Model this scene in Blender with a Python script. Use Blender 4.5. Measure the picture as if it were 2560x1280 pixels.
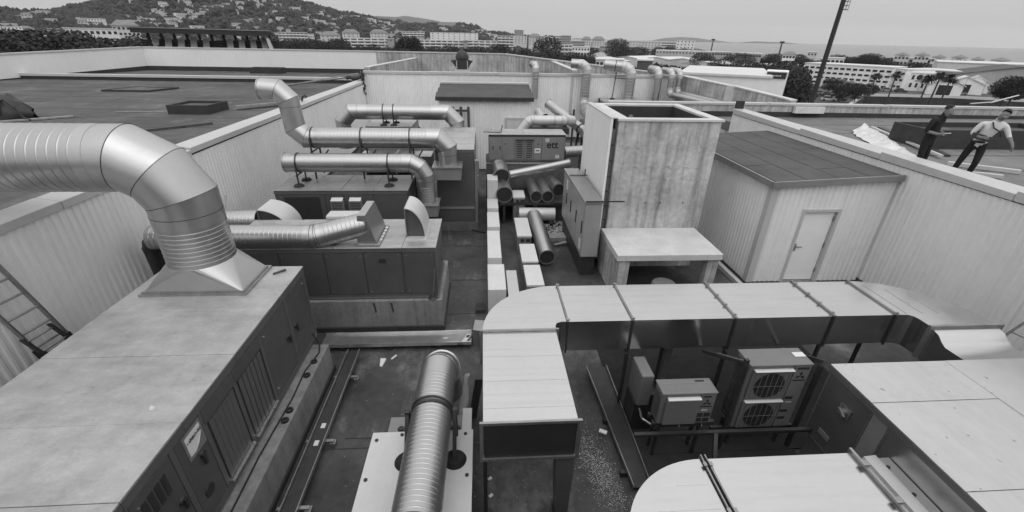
import bpy, bmesh, math, random
from math import sin, cos, pi, radians, tan, atan2, hypot, sqrt
from mathutils import Vector as V, Matrix
random.seed(7)
S = bpy.context.scene
C = S.collection
for o in list(bpy.data.objects): bpy.data.objects.remove(o)

# ------------------------------------------------------------------ camera
EYE = 5.9
PITCH, YAW, ROLL, FPX = radians(26.885), radians(4.07), radians(1.203), 1083.5
_f = V((sin(YAW)*cos(PITCH), cos(YAW)*cos(PITCH), -sin(PITCH)))
_r = V((cos(YAW), -sin(YAW), 0)); _u = _r.cross(_f)
CR = cos(ROLL)*_r + sin(ROLL)*_u; CU = -sin(ROLL)*_r + cos(ROLL)*_u
cam = bpy.data.cameras.new('camera'); co = bpy.data.objects.new('camera', cam); C.objects.link(co)
cam.sensor_width = 36; cam.lens = 36*FPX/2560; cam.clip_start = .05; cam.clip_end = 60000
m = Matrix((CR, CU, -_f)).transposed().to_4x4(); m.translation = (0, 0, EYE); co.matrix_world = m
S.camera = co
# ------------------------------------------------------------------ world, sun, exposure
SUN_EL, SUN_AZ = radians(56), radians(172)          # azimuth from +Y towards +X
w = bpy.data.worlds.new('World'); S.world = w; w.use_nodes = True
nt = w.node_tree; nt.nodes.clear()
sky = nt.nodes.new('ShaderNodeTexSky'); sky.sky_type = 'NISHITA'; sky.sun_disc = False
sky.sun_elevation = SUN_EL; sky.sun_rotation = SUN_AZ; sky.air_density = 1.6; sky.dust_density = 4.0; sky.ozone_density = 1
bw = nt.nodes.new('ShaderNodeRGBToBW')
cloud = nt.nodes.new('ShaderNodeMix'); cloud.data_type = 'FLOAT'       # closed cloud cover evens the sky out
cloud.inputs[0].default_value = .86; cloud.inputs[3].default_value = 5.4
geo = nt.nodes.new('ShaderNodeTexCoord'); nz = nt.nodes.new('ShaderNodeTexNoise'); mp = nt.nodes.new('ShaderNodeMapping')
mp.inputs['Scale'].default_value = (1, 1, 5); nz.inputs['Scale'].default_value = 1.6; nz.inputs['Detail'].default_value = 4
mr = nt.nodes.new('ShaderNodeMapRange'); mr.inputs[1].default_value = .3; mr.inputs[2].default_value = .7; mr.inputs[3].default_value = 5.2; mr.inputs[4].default_value = 5.6
bg = nt.nodes.new('ShaderNodeBackground'); bg.inputs[1].default_value = .112
wo = nt.nodes.new('ShaderNodeOutputWorld')
L = nt.links.new
L(geo.outputs['Generated'], mp.inputs['Vector']); L(mp.outputs[0], nz.inputs['Vector']); L(nz.outputs[0], mr.inputs[0]); L(mr.outputs[0], cloud.inputs[3])
L(sky.outputs[0], bw.inputs[0]); L(bw.outputs[0], cloud.inputs[2])
sep = nt.nodes.new('ShaderNodeSeparateXYZ'); L(geo.outputs['Generated'], sep.inputs[0])
ov = nt.nodes.new('ShaderNodeMapRange'); ov.inputs[1].default_value = 0; ov.inputs[2].default_value = 1; ov.inputs[3].default_value = 1; ov.inputs[4].default_value = 2.5   # an overcast sky is brighter overhead
L(sep.outputs[2], ov.inputs[0]); mul = nt.nodes.new('ShaderNodeMath'); mul.operation = 'MULTIPLY'; L(cloud.outputs[0], mul.inputs[0]); L(ov.outputs[0], mul.inputs[1]); L(mul.outputs[0], bg.inputs[0]); L(bg.outputs[0], wo.inputs[0])
sl = bpy.data.lights.new('sun', 'SUN'); sl.energy = .58; sl.angle = radians(70); sl.color = (1, 1, 1)
so = bpy.data.objects.new('sun', sl); C.objects.link(so)
sd = V((sin(SUN_AZ)*cos(SUN_EL), cos(SUN_AZ)*cos(SUN_EL), sin(SUN_EL)))
so.rotation_euler = sd.to_track_quat('Z', 'Y').to_euler(); so.location = (0, 0, 40)
S.view_settings.view_transform = 'Standard'; S.view_settings.look = 'None'
S.view_settings.exposure = -.12; S.view_settings.gamma = 1; S.view_settings.use_curve_mapping = False
S.render.engine = 'CYCLES'
S.cycles.max_bounces = 6; S.cycles.volume_bounces = 2; S.cycles.diffuse_bounces = 3; S.cycles.glossy_bounces = 4

# ------------------------------------------------------------------ materials
def mat(name, g, rough=.7, metal=0., var=.0, vscale=3., bump=0., bscale=40., streak=0., sscale=(6, 6, .5), spots=0., coord='Object', spec=.4, g2=None, bdist=.01, dust=0):
    m = bpy.data.materials.new(name); m.use_nodes = True; n = m.node_tree; b = n.nodes['Principled BSDF']
    b.inputs['Roughness'].default_value = rough; b.inputs['Metallic'].default_value = metal
    b.inputs['Specular IOR Level'].default_value = spec
    lk = n.links.new
    tc = n.nodes.new('ShaderNodeTexCoord'); out = tc.outputs[coord]
    val = n.nodes.new('ShaderNodeValue'); val.outputs[0].default_value = g; cur = val.outputs[0]
    def math_(op, a, bb):
        q = n.nodes.new('ShaderNodeMath'); q.operation = op
        for i, x in enumerate((a, bb)):
            if hasattr(x, 'links'): lk(x, q.inputs[i])
            else: q.inputs[i].default_value = x
        return q.outputs[0]
    def noise(scale, det=5., mapping=None, rg=.6):
        t = n.nodes.new('ShaderNodeTexNoise'); t.inputs['Scale'].default_value = scale; t.inputs['Detail'].default_value = det; t.inputs['Roughness'].default_value = rg
        if mapping:
            mm = n.nodes.new('ShaderNodeMapping'); mm.inputs['Scale'].default_value = mapping; lk(out, mm.inputs[0]); lk(mm.outputs[0], t.inputs['Vector'])
        else: lk(out, t.inputs['Vector'])
        return t.outputs[0]
    def rng(x, a, bb, c, d):
        q = n.nodes.new('ShaderNodeMapRange'); lk(x, q.inputs[0])
        for i, y in enumerate((a, bb, c, d)): q.inputs[i+1].default_value = y
        return q.outputs[0]
    if var:
        cur = math_('MULTIPLY', cur, rng(noise(vscale), .3, .7, 1-var, 1+var))
        cur = math_('MULTIPLY', cur, rng(noise(vscale*9, 6), .3, .7, 1-var*.5, 1+var*.5))
    if streak: cur = math_('MULTIPLY', cur, rng(noise(1., 6, sscale, .7), .45, .75, 1., 1-streak))
    if spots:
        cur = math_('MULTIPLY', cur, rng(noise(9., 2, None, .5), .70, .735, 1., 1-spots))
    if dust: cur = math_('MULTIPLY', cur, rng(noise(.9, 7, (1, .55, 1), .68), .54, .72, 1., 1+dust))
    cmb = n.nodes.new('ShaderNodeCombineColor')
    for i in range(3): lk(cur, cmb.inputs[i])
    lk(cmb.outputs[0], b.inputs['Base Color'])
    if metal > .3 or var:
        rv = .03 if metal > .7 else .09; r = rng(noise(vscale*2.3, 4), .3, .7, max(.03, rough-rv), min(1, rough+rv)); lk(r, b.inputs['Roughness'])
    if bump:
        bp = n.nodes.new('ShaderNodeBump'); bp.inputs['Strength'].default_value = bump; bp.inputs['Distance'].default_value = bdist
        lk(noise(bscale, 4), bp.inputs['Height']); lk(bp.outputs[0], b.inputs['Normal'])
    return m
M = {}
M['galv'] = mat('galvanised_spiral', .44, .32, .88, .04, 3.)
M['galv_smooth'] = mat('galvanised_sheet', .47, .33, .88, .04, 2., .012, 2., bdist=.01)
M['galv_top'] = mat('galvanised_duct_plate', .60, .20, .97, .02, 1.5, streak=.08, sscale=(.7, 9, 3))
M['galv_box'] = mat('spotted_housing_plate', .58, .24, .75, .04, 1.2, streak=.10, sscale=(3, .8, 2), spots=.35)
M['white_duct'] = mat('pale_duct_jacket', .56, .42, .25, .05, 4., .05, 8.)
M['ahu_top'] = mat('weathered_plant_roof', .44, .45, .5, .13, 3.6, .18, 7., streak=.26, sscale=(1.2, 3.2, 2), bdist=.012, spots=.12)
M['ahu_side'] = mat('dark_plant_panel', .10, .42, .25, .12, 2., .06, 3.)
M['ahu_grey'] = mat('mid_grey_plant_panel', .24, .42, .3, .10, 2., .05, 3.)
M['cabinet'] = mat('cabinet_grey_paint', .34, .42, .2, .06, 2., streak=.1)
M['ahu_frame'] = mat('dark_plant_frame', .13, .45, .3, .08, 2.)
M['clad'] = mat('pale_cladding', .80, .55, 0, .05, .8, streak=.08, sscale=(5, 5, .35))
M['coping'] = mat('white_coping', .50, .45, 0, .05, 1.5, streak=.06)
M['white'] = mat('white_enamel', .60, .4, 0, .04, 3., streak=.07)
M['white_wall'] = mat('white_render', .78, .8, 0, .04, .5, streak=.05)
M['paper'] = mat('white_paper', .66, .8)
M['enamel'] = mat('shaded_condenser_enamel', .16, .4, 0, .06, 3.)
M['concrete'] = mat('weathered_concrete', .46, .85, 0, .32, .9, .3, 14., streak=.68, sscale=(5, 5, .35))
M['concrete_dark'] = mat('damp_concrete', .13, .85, 0, .25, 1.6, .2, 14., streak=.25, sscale=(6, 6, .6))
M['plinth'] = mat('grey_plinth_concrete', .22, .85, 0, .22, 1.4, .2, 14., streak=.35, sscale=(7, 7, .45))
M['slab'] = mat('smooth_concrete', .56, .75, 0, .12, 1.8, .1, 20.)
M['floor'] = mat('trench_membrane', .060, .62, 0, .42, .8, .25, 9., streak=.4, sscale=(1.2, .7, 1), dust=2.0)
M['deck'] = mat('roof_membrane', .082, .8, 0, .28, .35, .2, 12., streak=.3, sscale=(.25, 1.4, 1), dust=1.0)
M['deck_right'] = mat('pale_roof_membrane', .165, .8, 0, .22, .35, .2, 12., streak=.25, sscale=(.25, 1.4, 1), dust=.4)
M['felt'] = mat('mineral_felt', .082, .85, 0, .18, 1.2, .2, 30.)
M['mat'] = mat('shade_black', .022, .85, 0, .2, 3.)  # near-black tone that paints the shade on the condenser floor
M['felt_dark'] = mat('dark_felt', .04, .8, 0, .2, 2.)
M['black'] = mat('black_plastic', .03, .5, 0, .1, 3.)
M['rubber'] = mat('black_rubber', .018, .75)
M['steel'] = mat('dull_steel', .34, .4, .8, .15, 5.)
M['steel_dark'] = mat('dark_steel', .07, .45, .6, .15, 5.)
M['ink'] = mat('dark_print', .03, .6)
M['lite'] = mat('bright_screw', .85, .25, .9)
M['wood'] = mat('grey_timber', .30, .8, 0, .25, 5., streak=.2)
M['wood_dark'] = mat('dark_timber', .07, .8, 0, .25, 5.)
M['plastic_film'] = mat('crumpled_film', .66, .35, 0, .15, 4., .5, 9.)
M['glass'] = mat('dark_glazing', .035, .12, 0, 0, 3.)
M['bld'] = mat('pale_facade', .60, .8, 0, .12, .08)
M['bld2'] = mat('grey_facade', .33, .8, 0, .12, .08)
M['bld3'] = mat('white_facade', .80, .8, 0, .08, .08)
M['roof'] = mat('tiled_roof', .20, .85, 0, .2, .3)
M['roof_light'] = mat('sheet_metal_roof', .62, .5, 0, .1, .05)
M['roof_dark'] = mat('dark_roof', .085, .8, 0, .2, .2)
M['leaf'] = mat('foliage', .027, .8, 0, .5, .6)
M['leaf2'] = mat('foliage_light', .037, .8, 0, .5, .6)
M['bark'] = mat('bark', .06, .9)
M['ground'] = mat('city_ground', .07, .9, 0, .5, .02)
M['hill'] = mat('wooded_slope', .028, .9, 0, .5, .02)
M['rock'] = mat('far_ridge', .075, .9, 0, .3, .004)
M['water'] = mat('sea_water', .10, .22, 0, 0, 3.)
M['old_wall'] = mat('dark_weathered_wall', .05, .9, 0, .4, .3, streak=.4)
M['stand_dark'] = mat('dark_stand_paint', .025, .7)
M['asphalt'] = mat('asphalt', .09, .85, 0, .2, .1)
M['skin'] = mat('skin', .17, .6)
M['cloth_dark'] = mat('dark_clothing', .015, .9, 0, .1, 6)
M['cloth_light'] = mat('pale_clothing', .58, .85, 0, .1, 6, .3, 20)
M['cloth_mid'] = mat('grey_clothing', .11, .9, 0, .1, 6)
M['hair'] = mat('dark_hair', .015, .7)
M['carw'] = mat('pale_car_paint', .6, .25); M['card'] = mat('dark_car_paint', .05, .25); M['carg'] = mat('grey_car_paint', .25, .25)

# ------------------------------------------------------------------ builders
W = {}
def tag(o, label, cat, group=None):
    o['label'] = label; o['category'] = cat
    if group: o['group'] = group
    return o
def thing(name, label, cat, loc=(0, 0, 0), group=None):
    o = bpy.data.objects.new(name, None); C.objects.link(o); o.location = loc; o.empty_display_size = .2
    W[o.name] = V(loc); return tag(o, label, cat, group)
class MB:
    def __init__(s): s.v = []; s.f = []; s.sm = []; s.mi = []; s.cur = 0
    def add(s, vs, fs, smooth=False):
        b = len(s.v); s.v += [tuple(x) for x in vs]
        for f in fs: s.f.append(tuple(i+b for i in f)); s.sm.append(smooth); s.mi.append(s.cur)
        return s
    def box(s, x0, x1, y0, y1, z0, z1):
        return s.add([(x0,y0,z0),(x1,y0,z0),(x1,y1,z0),(x0,y1,z0),(x0,y0,z1),(x1,y0,z1),(x1,y1,z1),(x0,y1,z1)],
                     [(0,3,2,1),(4,5,6,7),(0,1,5,4),(1,2,6,5),(2,3,7,6),(3,0,4,7)])
    def hexa(s, b, t):   # two quads, bottom ccw and top ccw
        return s.add(list(b)+list(t), [(0,3,2,1),(4,5,6,7),(0,1,5,4),(1,2,6,5),(2,3,7,6),(3,0,4,7)])
    def prism(s, poly, z0, z1, smooth=False):
        n = len(poly); vs = [(p[0],p[1],z0) for p in poly]+[(p[0],p[1],z1) for p in poly]
        s.add(vs, [tuple(range(n-1,-1,-1)), tuple(range(n, 2*n))])
        return s.add(vs, [(i,(i+1)%n,(i+1)%n+n,i+n) for i in range(n)], smooth)
    def bar(s, p, q, wd, ht=None, up=(0,0,1)):
        p, q = V(p), V(q); d = (q-p).normalized(); ht = ht or wd; up = V(up)
        if abs(d.dot(up)) > .95: up = V((0,1,0))
        a = d.cross(up).normalized()*(wd/2); b = a.cross(d).normalized()*(ht/2)
        return s.hexa([p-a-b, p+a-b, p+a+b, p-a+b][::-1], [q-a-b, q+a-b, q+a+b, q-a+b][::-1])
    def cyl(s, p, q, r0, r1=None, n=16, caps=True, smooth=True):
        p, q = V(p), V(q); r1 = r0 if r1 is None else r1; d = (q-p).normalized()
        a = d.orthogonal().normalized(); b = d.cross(a)
        vs = [p+r0*(cos(2*pi*i/n)*a+sin(2*pi*i/n)*b) for i in range(n)]+[q+r1*(cos(2*pi*i/n)*a+sin(2*pi*i/n)*b) for i in range(n)]
        s.add(vs, [(i,(i+1)%n,(i+1)%n+n,i+n) for i in range(n)], smooth)
        if caps: s.add(vs, [tuple(range(n-1,-1,-1)), tuple(range(n,2*n))])
        return s
    def ring(s, c, d, r0, r1, h, n=32):   # flat band round an axis
        d = V(d).normalized(); c = V(c); a = d.orthogonal().normalized(); b = d.cross(a); vs = []
        for (r, t) in ((r0,-h/2),(r1,-h/2),(r1,h/2),(r0,h/2)):
            vs += [c+d*t+r*(cos(2*pi*i/n)*a+sin(2*pi*i/n)*b) for i in range(n)]
        fs = [(k*n+i, k*n+(i+1)%n, ((k+1)%4)*n+(i+1)%n, ((k+1)%4)*n+i) for k in range(4) for i in range(n)]
        return s.add(vs, fs, False)
    def grid(s, rows, smooth=True, close=False):
        n = len(rows[0]); vs = [p for r in rows for p in r]; fs = []
        for i in range(len(rows)-1):
            for j in range(n if close else n-1): fs.append((i*n+j, i*n+(j+1)%n, (i+1)*n+(j+1)%n, (i+1)*n+j))
        return s.add(vs, fs, smooth)
    def tube(s, pts, r, n=8):
        pts = [V(p) for p in pts]
        for p, q in zip(pts, pts[1:]): s.cyl(p, q, r, r, n)
        return s
    def mesh(s, name, mats):
        me = bpy.data.meshes.new(name); me.from_pydata(s.v, [], s.f)
        me.polygons.foreach_set('use_smooth', s.sm)
        for mm in (mats if isinstance(mats, (list, tuple)) else [mats]): me.materials.append(mm)
        if max(s.mi or [0]): me.polygons.foreach_set('material_index', s.mi)
        me.update(); return me
    def build(s, name, mats, parent=None, bevel=0, origin=None):
        off = V((0,0,0))
        if parent is None:
            xs = [p[0] for p in s.v]; ys = [p[1] for p in s.v]; zs = [p[2] for p in s.v]
            off = V(origin) if origin is not None else V(((min(xs)+max(xs))/2, (min(ys)+max(ys))/2, min(zs)))
            s.v = [tuple(V(p)-off) for p in s.v]
        o = bpy.data.objects.new(name, s.mesh(name, mats)); C.objects.link(o)
        if parent is not None:
            o.parent = parent; o.location = -W.get(parent.name, V((0,0,0))); W[o.name] = V((0,0,0))
        else: o.location = off; W[o.name] = off
        if bevel:
            bv = o.modifiers.new('bevel', 'BEVEL'); bv.width = bevel; bv.segments = 2; bv.limit_method = 'ANGLE'; bv.angle_limit = radians(40)
        return o
def struct(o, kind='structure'): o['kind'] = kind; return o
def part(name, mt, parent, fn, bevel=0):
    b = MB(); fn(b); return b.build(name, mt, parent, bevel)
def boxp(name, mt, parent, *a, bevel=0): return MB().box(*a).build(name, mt, parent, bevel)
def dup(o, loc, label=None, rz=None, sc=None):
    c = o.copy(); C.objects.link(c); c.location = loc; W[c.name] = V(loc)
    if rz is not None: c.rotation_euler = (0,0,rz)
    if sc is not None: c.scale = sc if hasattr(sc, '__len__') else (sc,sc,sc)
    if label: c['label'] = label
    for ch in o.children:
        d = ch.copy(); C.objects.link(d); d.parent = c
        for g in ch.children:
            e = g.copy(); C.objects.link(e); e.parent = d
    return c
def label3d(text, name, mt, parent, org, ux, uy, size, ext=.002, bold=0.):
    """flat lettering on a surface: org = lower left, ux = reading direction, uy = up"""
    cu = bpy.data.curves.new(name, 'FONT'); cu.body = text; cu.size = size; cu.extrude = ext; cu.offset = bold; cu.resolution_u = 3
    t = bpy.data.objects.new(name+'_tmp', cu); C.objects.link(t)
    dg = bpy.context.evaluated_depsgraph_get(); me = bpy.data.meshes.new_from_object(t.evaluated_get(dg)); bpy.data.objects.remove(t)
    ux, uy = V(ux).normalized(), V(uy).normalized(); uz = ux.cross(uy)
    for v in me.vertices: c = v.co.copy(); v.co = V(org)+ux*c.x+uy*c.y+uz*c.z
    me.materials.clear(); me.materials.append(mt); me.name = name
    o = bpy.data.objects.new(name, me); C.objects.link(o)
    o.parent = parent; o.location = -W.get(parent.name, V((0,0,0))); W[o.name] = V((0,0,0)); return o

# ---- round spiral ducting
def spiral(b, p, q, r, pitch=.13, ridge=.010, n=40):
    p, q = V(p), V(q); d = q-p; Ln = d.length; d.normalize(); a = d.orthogonal().normalized(); c = d.cross(a)
    k = max(1, round(Ln/pitch)); pitch = Ln/k; rows = []
    for i in range(k):
        for (t, h) in ((0,0),(.05,0),(.79,0),(.84,0),(.885,ridge),(.955,ridge)):
            rows.append([p+d*((i+t)*pitch)+(r+h)*(cos(2*pi*j/n)*a+sin(2*pi*j/n)*c) for j in range(n)])
    rows.append([p+d*Ln+r*(cos(2*pi*j/n)*a+sin(2*pi*j/n)*c) for j in range(n)])
    b.grid(rows[::-1], True, True)
def gore(b, p, n0, q, n1, r, n=40):
    """cylinder piece from p to q cut by planes with normals n0, n1 (mitred)"""
    p, q = V(p), V(q); d = (q-p).normalized(); a = d.orthogonal().normalized(); c = d.cross(a); r0 = []; r1 = []
    for j in range(n):
        o = r*(cos(2*pi*j/n)*a+sin(2*pi*j/n)*c)
        r0.append(p+o-d*(o.dot(n0)/d.dot(n0))); r1.append(q+o-d*(o.dot(n1)/d.dot(n1)))
    b.grid([r1, r0], True, True)
def seam(b, p, nrm, d, r, n=40, h=.009, t=.004):
    nrm = V(nrm).normalized(); p = V(p); d = V(d).normalized(); a = d.orthogonal().normalized(); c = d.cross(a); rows = []
    for (rr, s) in ((r-.004,-h/2),(r+t,-h/2),(r+t,h/2),(r-.004,h/2)):
        row = []
        for j in range(n):
            o = rr*(cos(2*pi*j/n)*a+sin(2*pi*j/n)*c); row.append(p+o-d*(o.dot(nrm)/d.dot(nrm))+d*s)
        rows.append(row)
    b.grid(rows+[rows[0]], False, True)
def duct(t, pts, r, R=None, N=3, pitch=.13, ridge=.005, mt='galv', ms='galv_smooth', plain=(), collar=.10, open0=False, open1=False, n=40):
    """pts: polyline of the axis; corners become gored elbows of N gores"""
    pts = [V(p) for p in pts]; R = R or r*1.6; segs = []
    cuts = [(pts[0], None)]; starts = [pts[0]]; runs = []
    last = pts[0]
    for i in range(1, len(pts)-1):
        d0 = (pts[i]-pts[i-1]).normalized(); d1 = (pts[i+1]-pts[i]).normalized(); th = d0.angle(d1)
        L_ = R*tan(th/2); a = pts[i]-d0*L_; e = pts[i]+d1*L_
        cen = None; nrm = d0.cross(d1).normalized(); rad = nrm.cross(d0)   # towards the centre
        cen = a+rad*R
        poly = [a]
        for k in range(N):
            an = th*(k+.5)/N; rr = R/cos(th/(2*N)); poly.append(cen-rr*(cos(an)*rad-sin(an)*d0))
        poly.append(e); runs.append(('s', last, a)); runs.append(('e', poly)); last = e
    runs.append(('s', last, pts[-1]))
    for ri, rn in enumerate(runs):
        if rn[0] == 's':
            p, q = rn[1], rn[2]
            if (q-p).length < .02: continue
            d = (q-p).normalized(); Ln = (q-p).length; pt = pitch[min(ri//2, len(pitch)-1)] if hasattr(pitch, '__len__') else pitch
            c0 = collar if ri > 0 else 0; c1 = collar if ri < len(runs)-1 else 0
            if ri//2 in plain or Ln < c0+c1+pt*1.5:
                b = MB(); gore(b, p, d, q, d, r, n); b.build('straight_section', M[ms], t)
            else:
                b = MB(); spiral(b, p+d*c0, q-d*c1, r, pt, ridge, n); b.build('spiral_section', M[mt], t)
                for c, x in ((c0, p), (c1, q-d*c1)):
                    if c:
                        b = MB(); gore(b, x, d, x+d*c, d, r+.004, n); b.build('collar', M[ms], t)
        else:
            poly = rn[1]; nn = len(poly)
            dirs = [(poly[k+1]-poly[k]).normalized() for k in range(nn-1)]
            nrs = [dirs[0]]+[(dirs[k-1]+dirs[k]).normalized() for k in range(1, nn-1)]+[dirs[-1]]
            for k in range(nn-1):
                b = MB(); gore(b, poly[k], nrs[k], poly[k+1], nrs[k+1], r+.002, n); g = b.build('elbow_gore', M[ms], t)
                b = MB(); seam(b, poly[k+1], nrs[k+1], dirs[k], r+.002, n); b.build('seam', M['steel_dark'], g)
    for flag, p, q in ((open0, pts[0], pts[1]), (open1, pts[-1], pts[-2])):
        d = (q-p).normalized()
        if flag:
            b = MB(); b.ring(p+d*.015, d, r-.02, r+.012, .03, n); b.build('mouth_rim', M['steel'], t)
            b = MB(); b.cyl(p+d*.05, p+d*.06, r-.005, r-.005, n); b.build('dark_interior', M['black'], t)
def band(t, c, d, r, wd=.035, mt='steel_dark', n=40):
    return MB().ring(c, d, r-.004, r+.018, wd, n).build('clamp_band', M[mt], t)

# ---- walls
def corr(b, p, q, z0, z1, nrm, pitch=.14, dep=.020, off=0.):
    p, q = V((p[0],p[1],0)), V((q[0],q[1],0)); d = q-p; Ln = d.length; d.normalize(); nr = V((nrm[0],nrm[1],0)); x = 0; lo = []; hi = []
    prof = [(0,0),(.30,0),(.48,1),(.80,1)]; i = 0
    while True:
        done = False
        for (t, h) in prof:
            xx = (i+t)*pitch
            if xx >= Ln: xx = Ln; done = True
            a = p+d*xx+nr*(h*dep+off); lo.append((a.x,a.y,z0)); hi.append((a.x,a.y,z1))
            if done: break
        if done: break
        i += 1
    f = d.cross(V((0,0,1))).dot(nr)
    b.grid([lo, hi] if f > 0 else [hi, lo], False)
def corr_wall(t, p, q, z0, z1, nrm, sheet=3.0, **k):
    pv, qv = V((p[0],p[1],0)), V((q[0],q[1],0)); Ln = (qv-pv).length; n = max(1, round(Ln/sheet)); d = (qv-pv)/n
    for i in range(n):
        a = pv+d*i; e = pv+d*(i+1); g = V((0,0,0))
        b = MB(); corr(b, a+g, e-g, z0, z1, nrm, off=.002*(i % 2), **k); b.build('cladding_sheet', M['clad'], t)

# ---- picture helpers: which direction and ground point a photo column/row stands for
def ray(px, py): return (px-1280)/FPX*CR+(640-py)/FPX*CU+_f
GZ = -17.
def gp(px, py, z=GZ):
    d = ray(px, py); t = (z-EYE)/d.z; return V((d.x*t, d.y*t, z))
def far(px, py, dist):
    d = ray(px, py); k = dist/hypot(d.x, d.y); return V((d.x*k, d.y*k, EYE+d.z*k))

# ================================================================== LARGE STRUCTURE OF THE ROOF
XL, XR, YN, YB = -7.13, 10.31, .55, 28.5
struct(MB().box(XL-.3, 16, YN, 40, -.3, 0).build('trench_floor', M['floor']))
# membrane joints on the trench floor, welded laps a few mm proud
b = MB()
for i, x in enumerate([-1.2, 1.0, 3.2]):
    b.box(x, x+.018, YN+.1, 26, 0, .005)
for y in [3.15, 4.9, 8.6, 12.3]:
    b.box(-2.9+.1*(y % 1), 6.2, y, y+.016, 0.002, .007)
struct(b.build('membrane_lap', M['floor']))
struct(MB().prism([(-60, -3), (XL-.26, -3), (XL-.26, 40.2), (-27.2, 40.2), (-29.6, 30.4), (-36, 4), (-60, 2)], 2.5, 2.9).build('roof_deck', M['deck']))
struct(MB().box(XR+.26, 60, -3, 20, 2.4, 2.8).build('roof_deck', M['deck_right']))
struct(MB().box(XL-.26, 14.5, YB+.25, 40.2, 2.6, 3.0).build('roof_deck', M['deck']))
b = MB()                       # welded laps of the left and right decks
for k in range(9): b.box(-30+.4*k, -7.6, 14.0+1.9*k, 14.07+1.9*k, 2.9, 2.907)
struct(b.build('deck_lap', M['deck']))
b = MB()
for k in range(6): b.box(10.8, 34, 9.2+1.75*k, 9.26+1.75*k, 2.8, 2.807)
struct(b.build('deck_lap', M['deck']))

rg = random.Random(5); b = MB()      # spilled pale dust on the dark membrane
for k in range(2600):
    if k < 2100: u = rg.gauss(0, .42); x, y = 1.72-.22*u+rg.gauss(0, .14), 4.35+u+rg.gauss(0, .10)
    else: x, y = rg.uniform(-2.4, 2.2), rg.uniform(2.2, 7.1)
    if 2.0 < x < 2.4 and y > 3.9: continue
    r = rg.uniform(.0015, .0065); a = rg.uniform(0, 3); b.add([(x+r*cos(a+i*1.57)*(1+.4*(i % 2)), y+r*sin(a+i*1.57), .0105) for i in range(4)], [(0,1,2,3)])
o = b.build('spilled_dust', M['slab']); o['kind'] = 'stuff'
for (x0, x1, y0, y1) in ((-.9,.3,10.2,11.3),(-2.3,-1.5,5.1,5.9),(1.25,1.8,2.6,3.6),(-.95,-.35,12.4,13.4)): struct(MB().box(x0,x1,y0,y1,.0095,.0125).build('membrane_patch', M['floor']))
# trench side walls
t = thing('corrugated_wall', 'long pale corrugated wall with white coping on the left of the plant trench', 'wall', (XL, 14, 0))
corr_wall(t, (XL, YN), (XL, YB), .12, 3.16, (1, 0), sheet=3.1)
boxp('core', M['concrete_dark'], t, XL-.26, XL-.012, YN, YB, 0, 3.14)
boxp('base_flashing', M['steel_dark'], t, XL-.01, XL+.035, YN, YB, 0, .12)
ys = [YN, 4.4, 7.35, 11.0, 14.6, 18.3, 22.0, 25.4, YB-.25]
for i in range(len(ys)-1):
    y0, y1 = ys[i], ys[i+1]-.012; dz = .005*(i % 2)-(.05 if y0 < 10.9 else 0)
    def f(b):
        b.add([(XL-.34,y0,3.20+dz),(XL+.05,y0,3.20+dz),(XL+.05,y1,3.20+dz),(XL-.34,y1,3.20+dz),(XL-.34,y0,3.40+dz),(XL+.05,y0,3.34+dz),(XL+.05,y1,3.34+dz),(XL-.34,y1,3.40+dz)],
              [(0,3,2,1),(4,5,6,7),(0,1,5,4),(1,2,6,5),(2,3,7,6),(3,0,4,7)])
    part('coping', M['coping'], t, f, .008)
t = thing('corrugated_wall', 'pale corrugated wall with broad white coping behind the plant room on the right', 'wall', (XR, 9, 0))
corr_wall(t, (XR, YN), (XR, 17.9), .12, 3.2, (-1, 0), sheet=3.1)
boxp('core', M['concrete_dark'], t, XR+.012, XR+.26, YN, 17.9, 0, 3.18)
boxp('end_post', M['clad'], t, XR-.03, XR+.27, 17.905, 18.0, 0, 3.25)
ys = [YN, 4.2, 7.4, 10.6, 13.8, 17.98]
for i in range(len(ys)-1):
    y0, y1 = ys[i], ys[i+1]-.012; dz = .005*(i % 2)
    def f(b):
        b.add([(XR-.05,y0,3.22+dz),(XR+.42,y0,3.22+dz),(XR+.42,y1,3.22+dz),(XR-.05,y1,3.22+dz),(XR-.05,y0,3.36+dz),(XR+.42,y0,3.42+dz),(XR+.42,y1,3.42+dz),(XR-.05,y1,3.42+dz)],
              [(0,3,2,1),(4,5,6,7),(0,1,5,4),(1,2,6,5),(2,3,7,6),(3,0,4,7)])
    part('coping', M['coping'], t, f, .008)
t = thing('corrugated_wall', 'tall pale corrugated wall closing the far end of the trench', 'wall', (2.6, YB, 0))
corr_wall(t, (XL, YB), (12.3, YB), .1, 3.74, (0, -1), sheet=3.2)
boxp('core', M['concrete_dark'], t, XL, 12.3, YB+.012, YB+.24, 0, 3.72)
xs = [XL-.1, -3.2, 1.0, 5.2, 8.9, 12.4]
for i in range(5):
    boxp('coping', M['coping'], t, xs[i], xs[i+1]-.015, YB-.07, YB+.34, 3.75+.012*(i % 2), 3.90+.012*(i % 2), bevel=.01)
for x in (5.45, 10.95): boxp('corner_trim', M['coping'], t, x, x+.16, YB-.05, YB-.03, .1, 3.74)
t = thing('concrete_wall', 'bare concrete wall of the building edge below the camera', 'wall', (0, .4, 0))
boxp('wall', M['concrete_dark'], t, XL-.3, XR+.3, .25, YN, 0, 4.1); boxp('coping', M['steel'], t, XL-.3, XR+.3, .2, YN+.04, 4.1, 4.16)
struct(MB().box(-60, 60, -12, .2, 3.8, 4.12).build('roof_deck', M['deck']))

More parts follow.
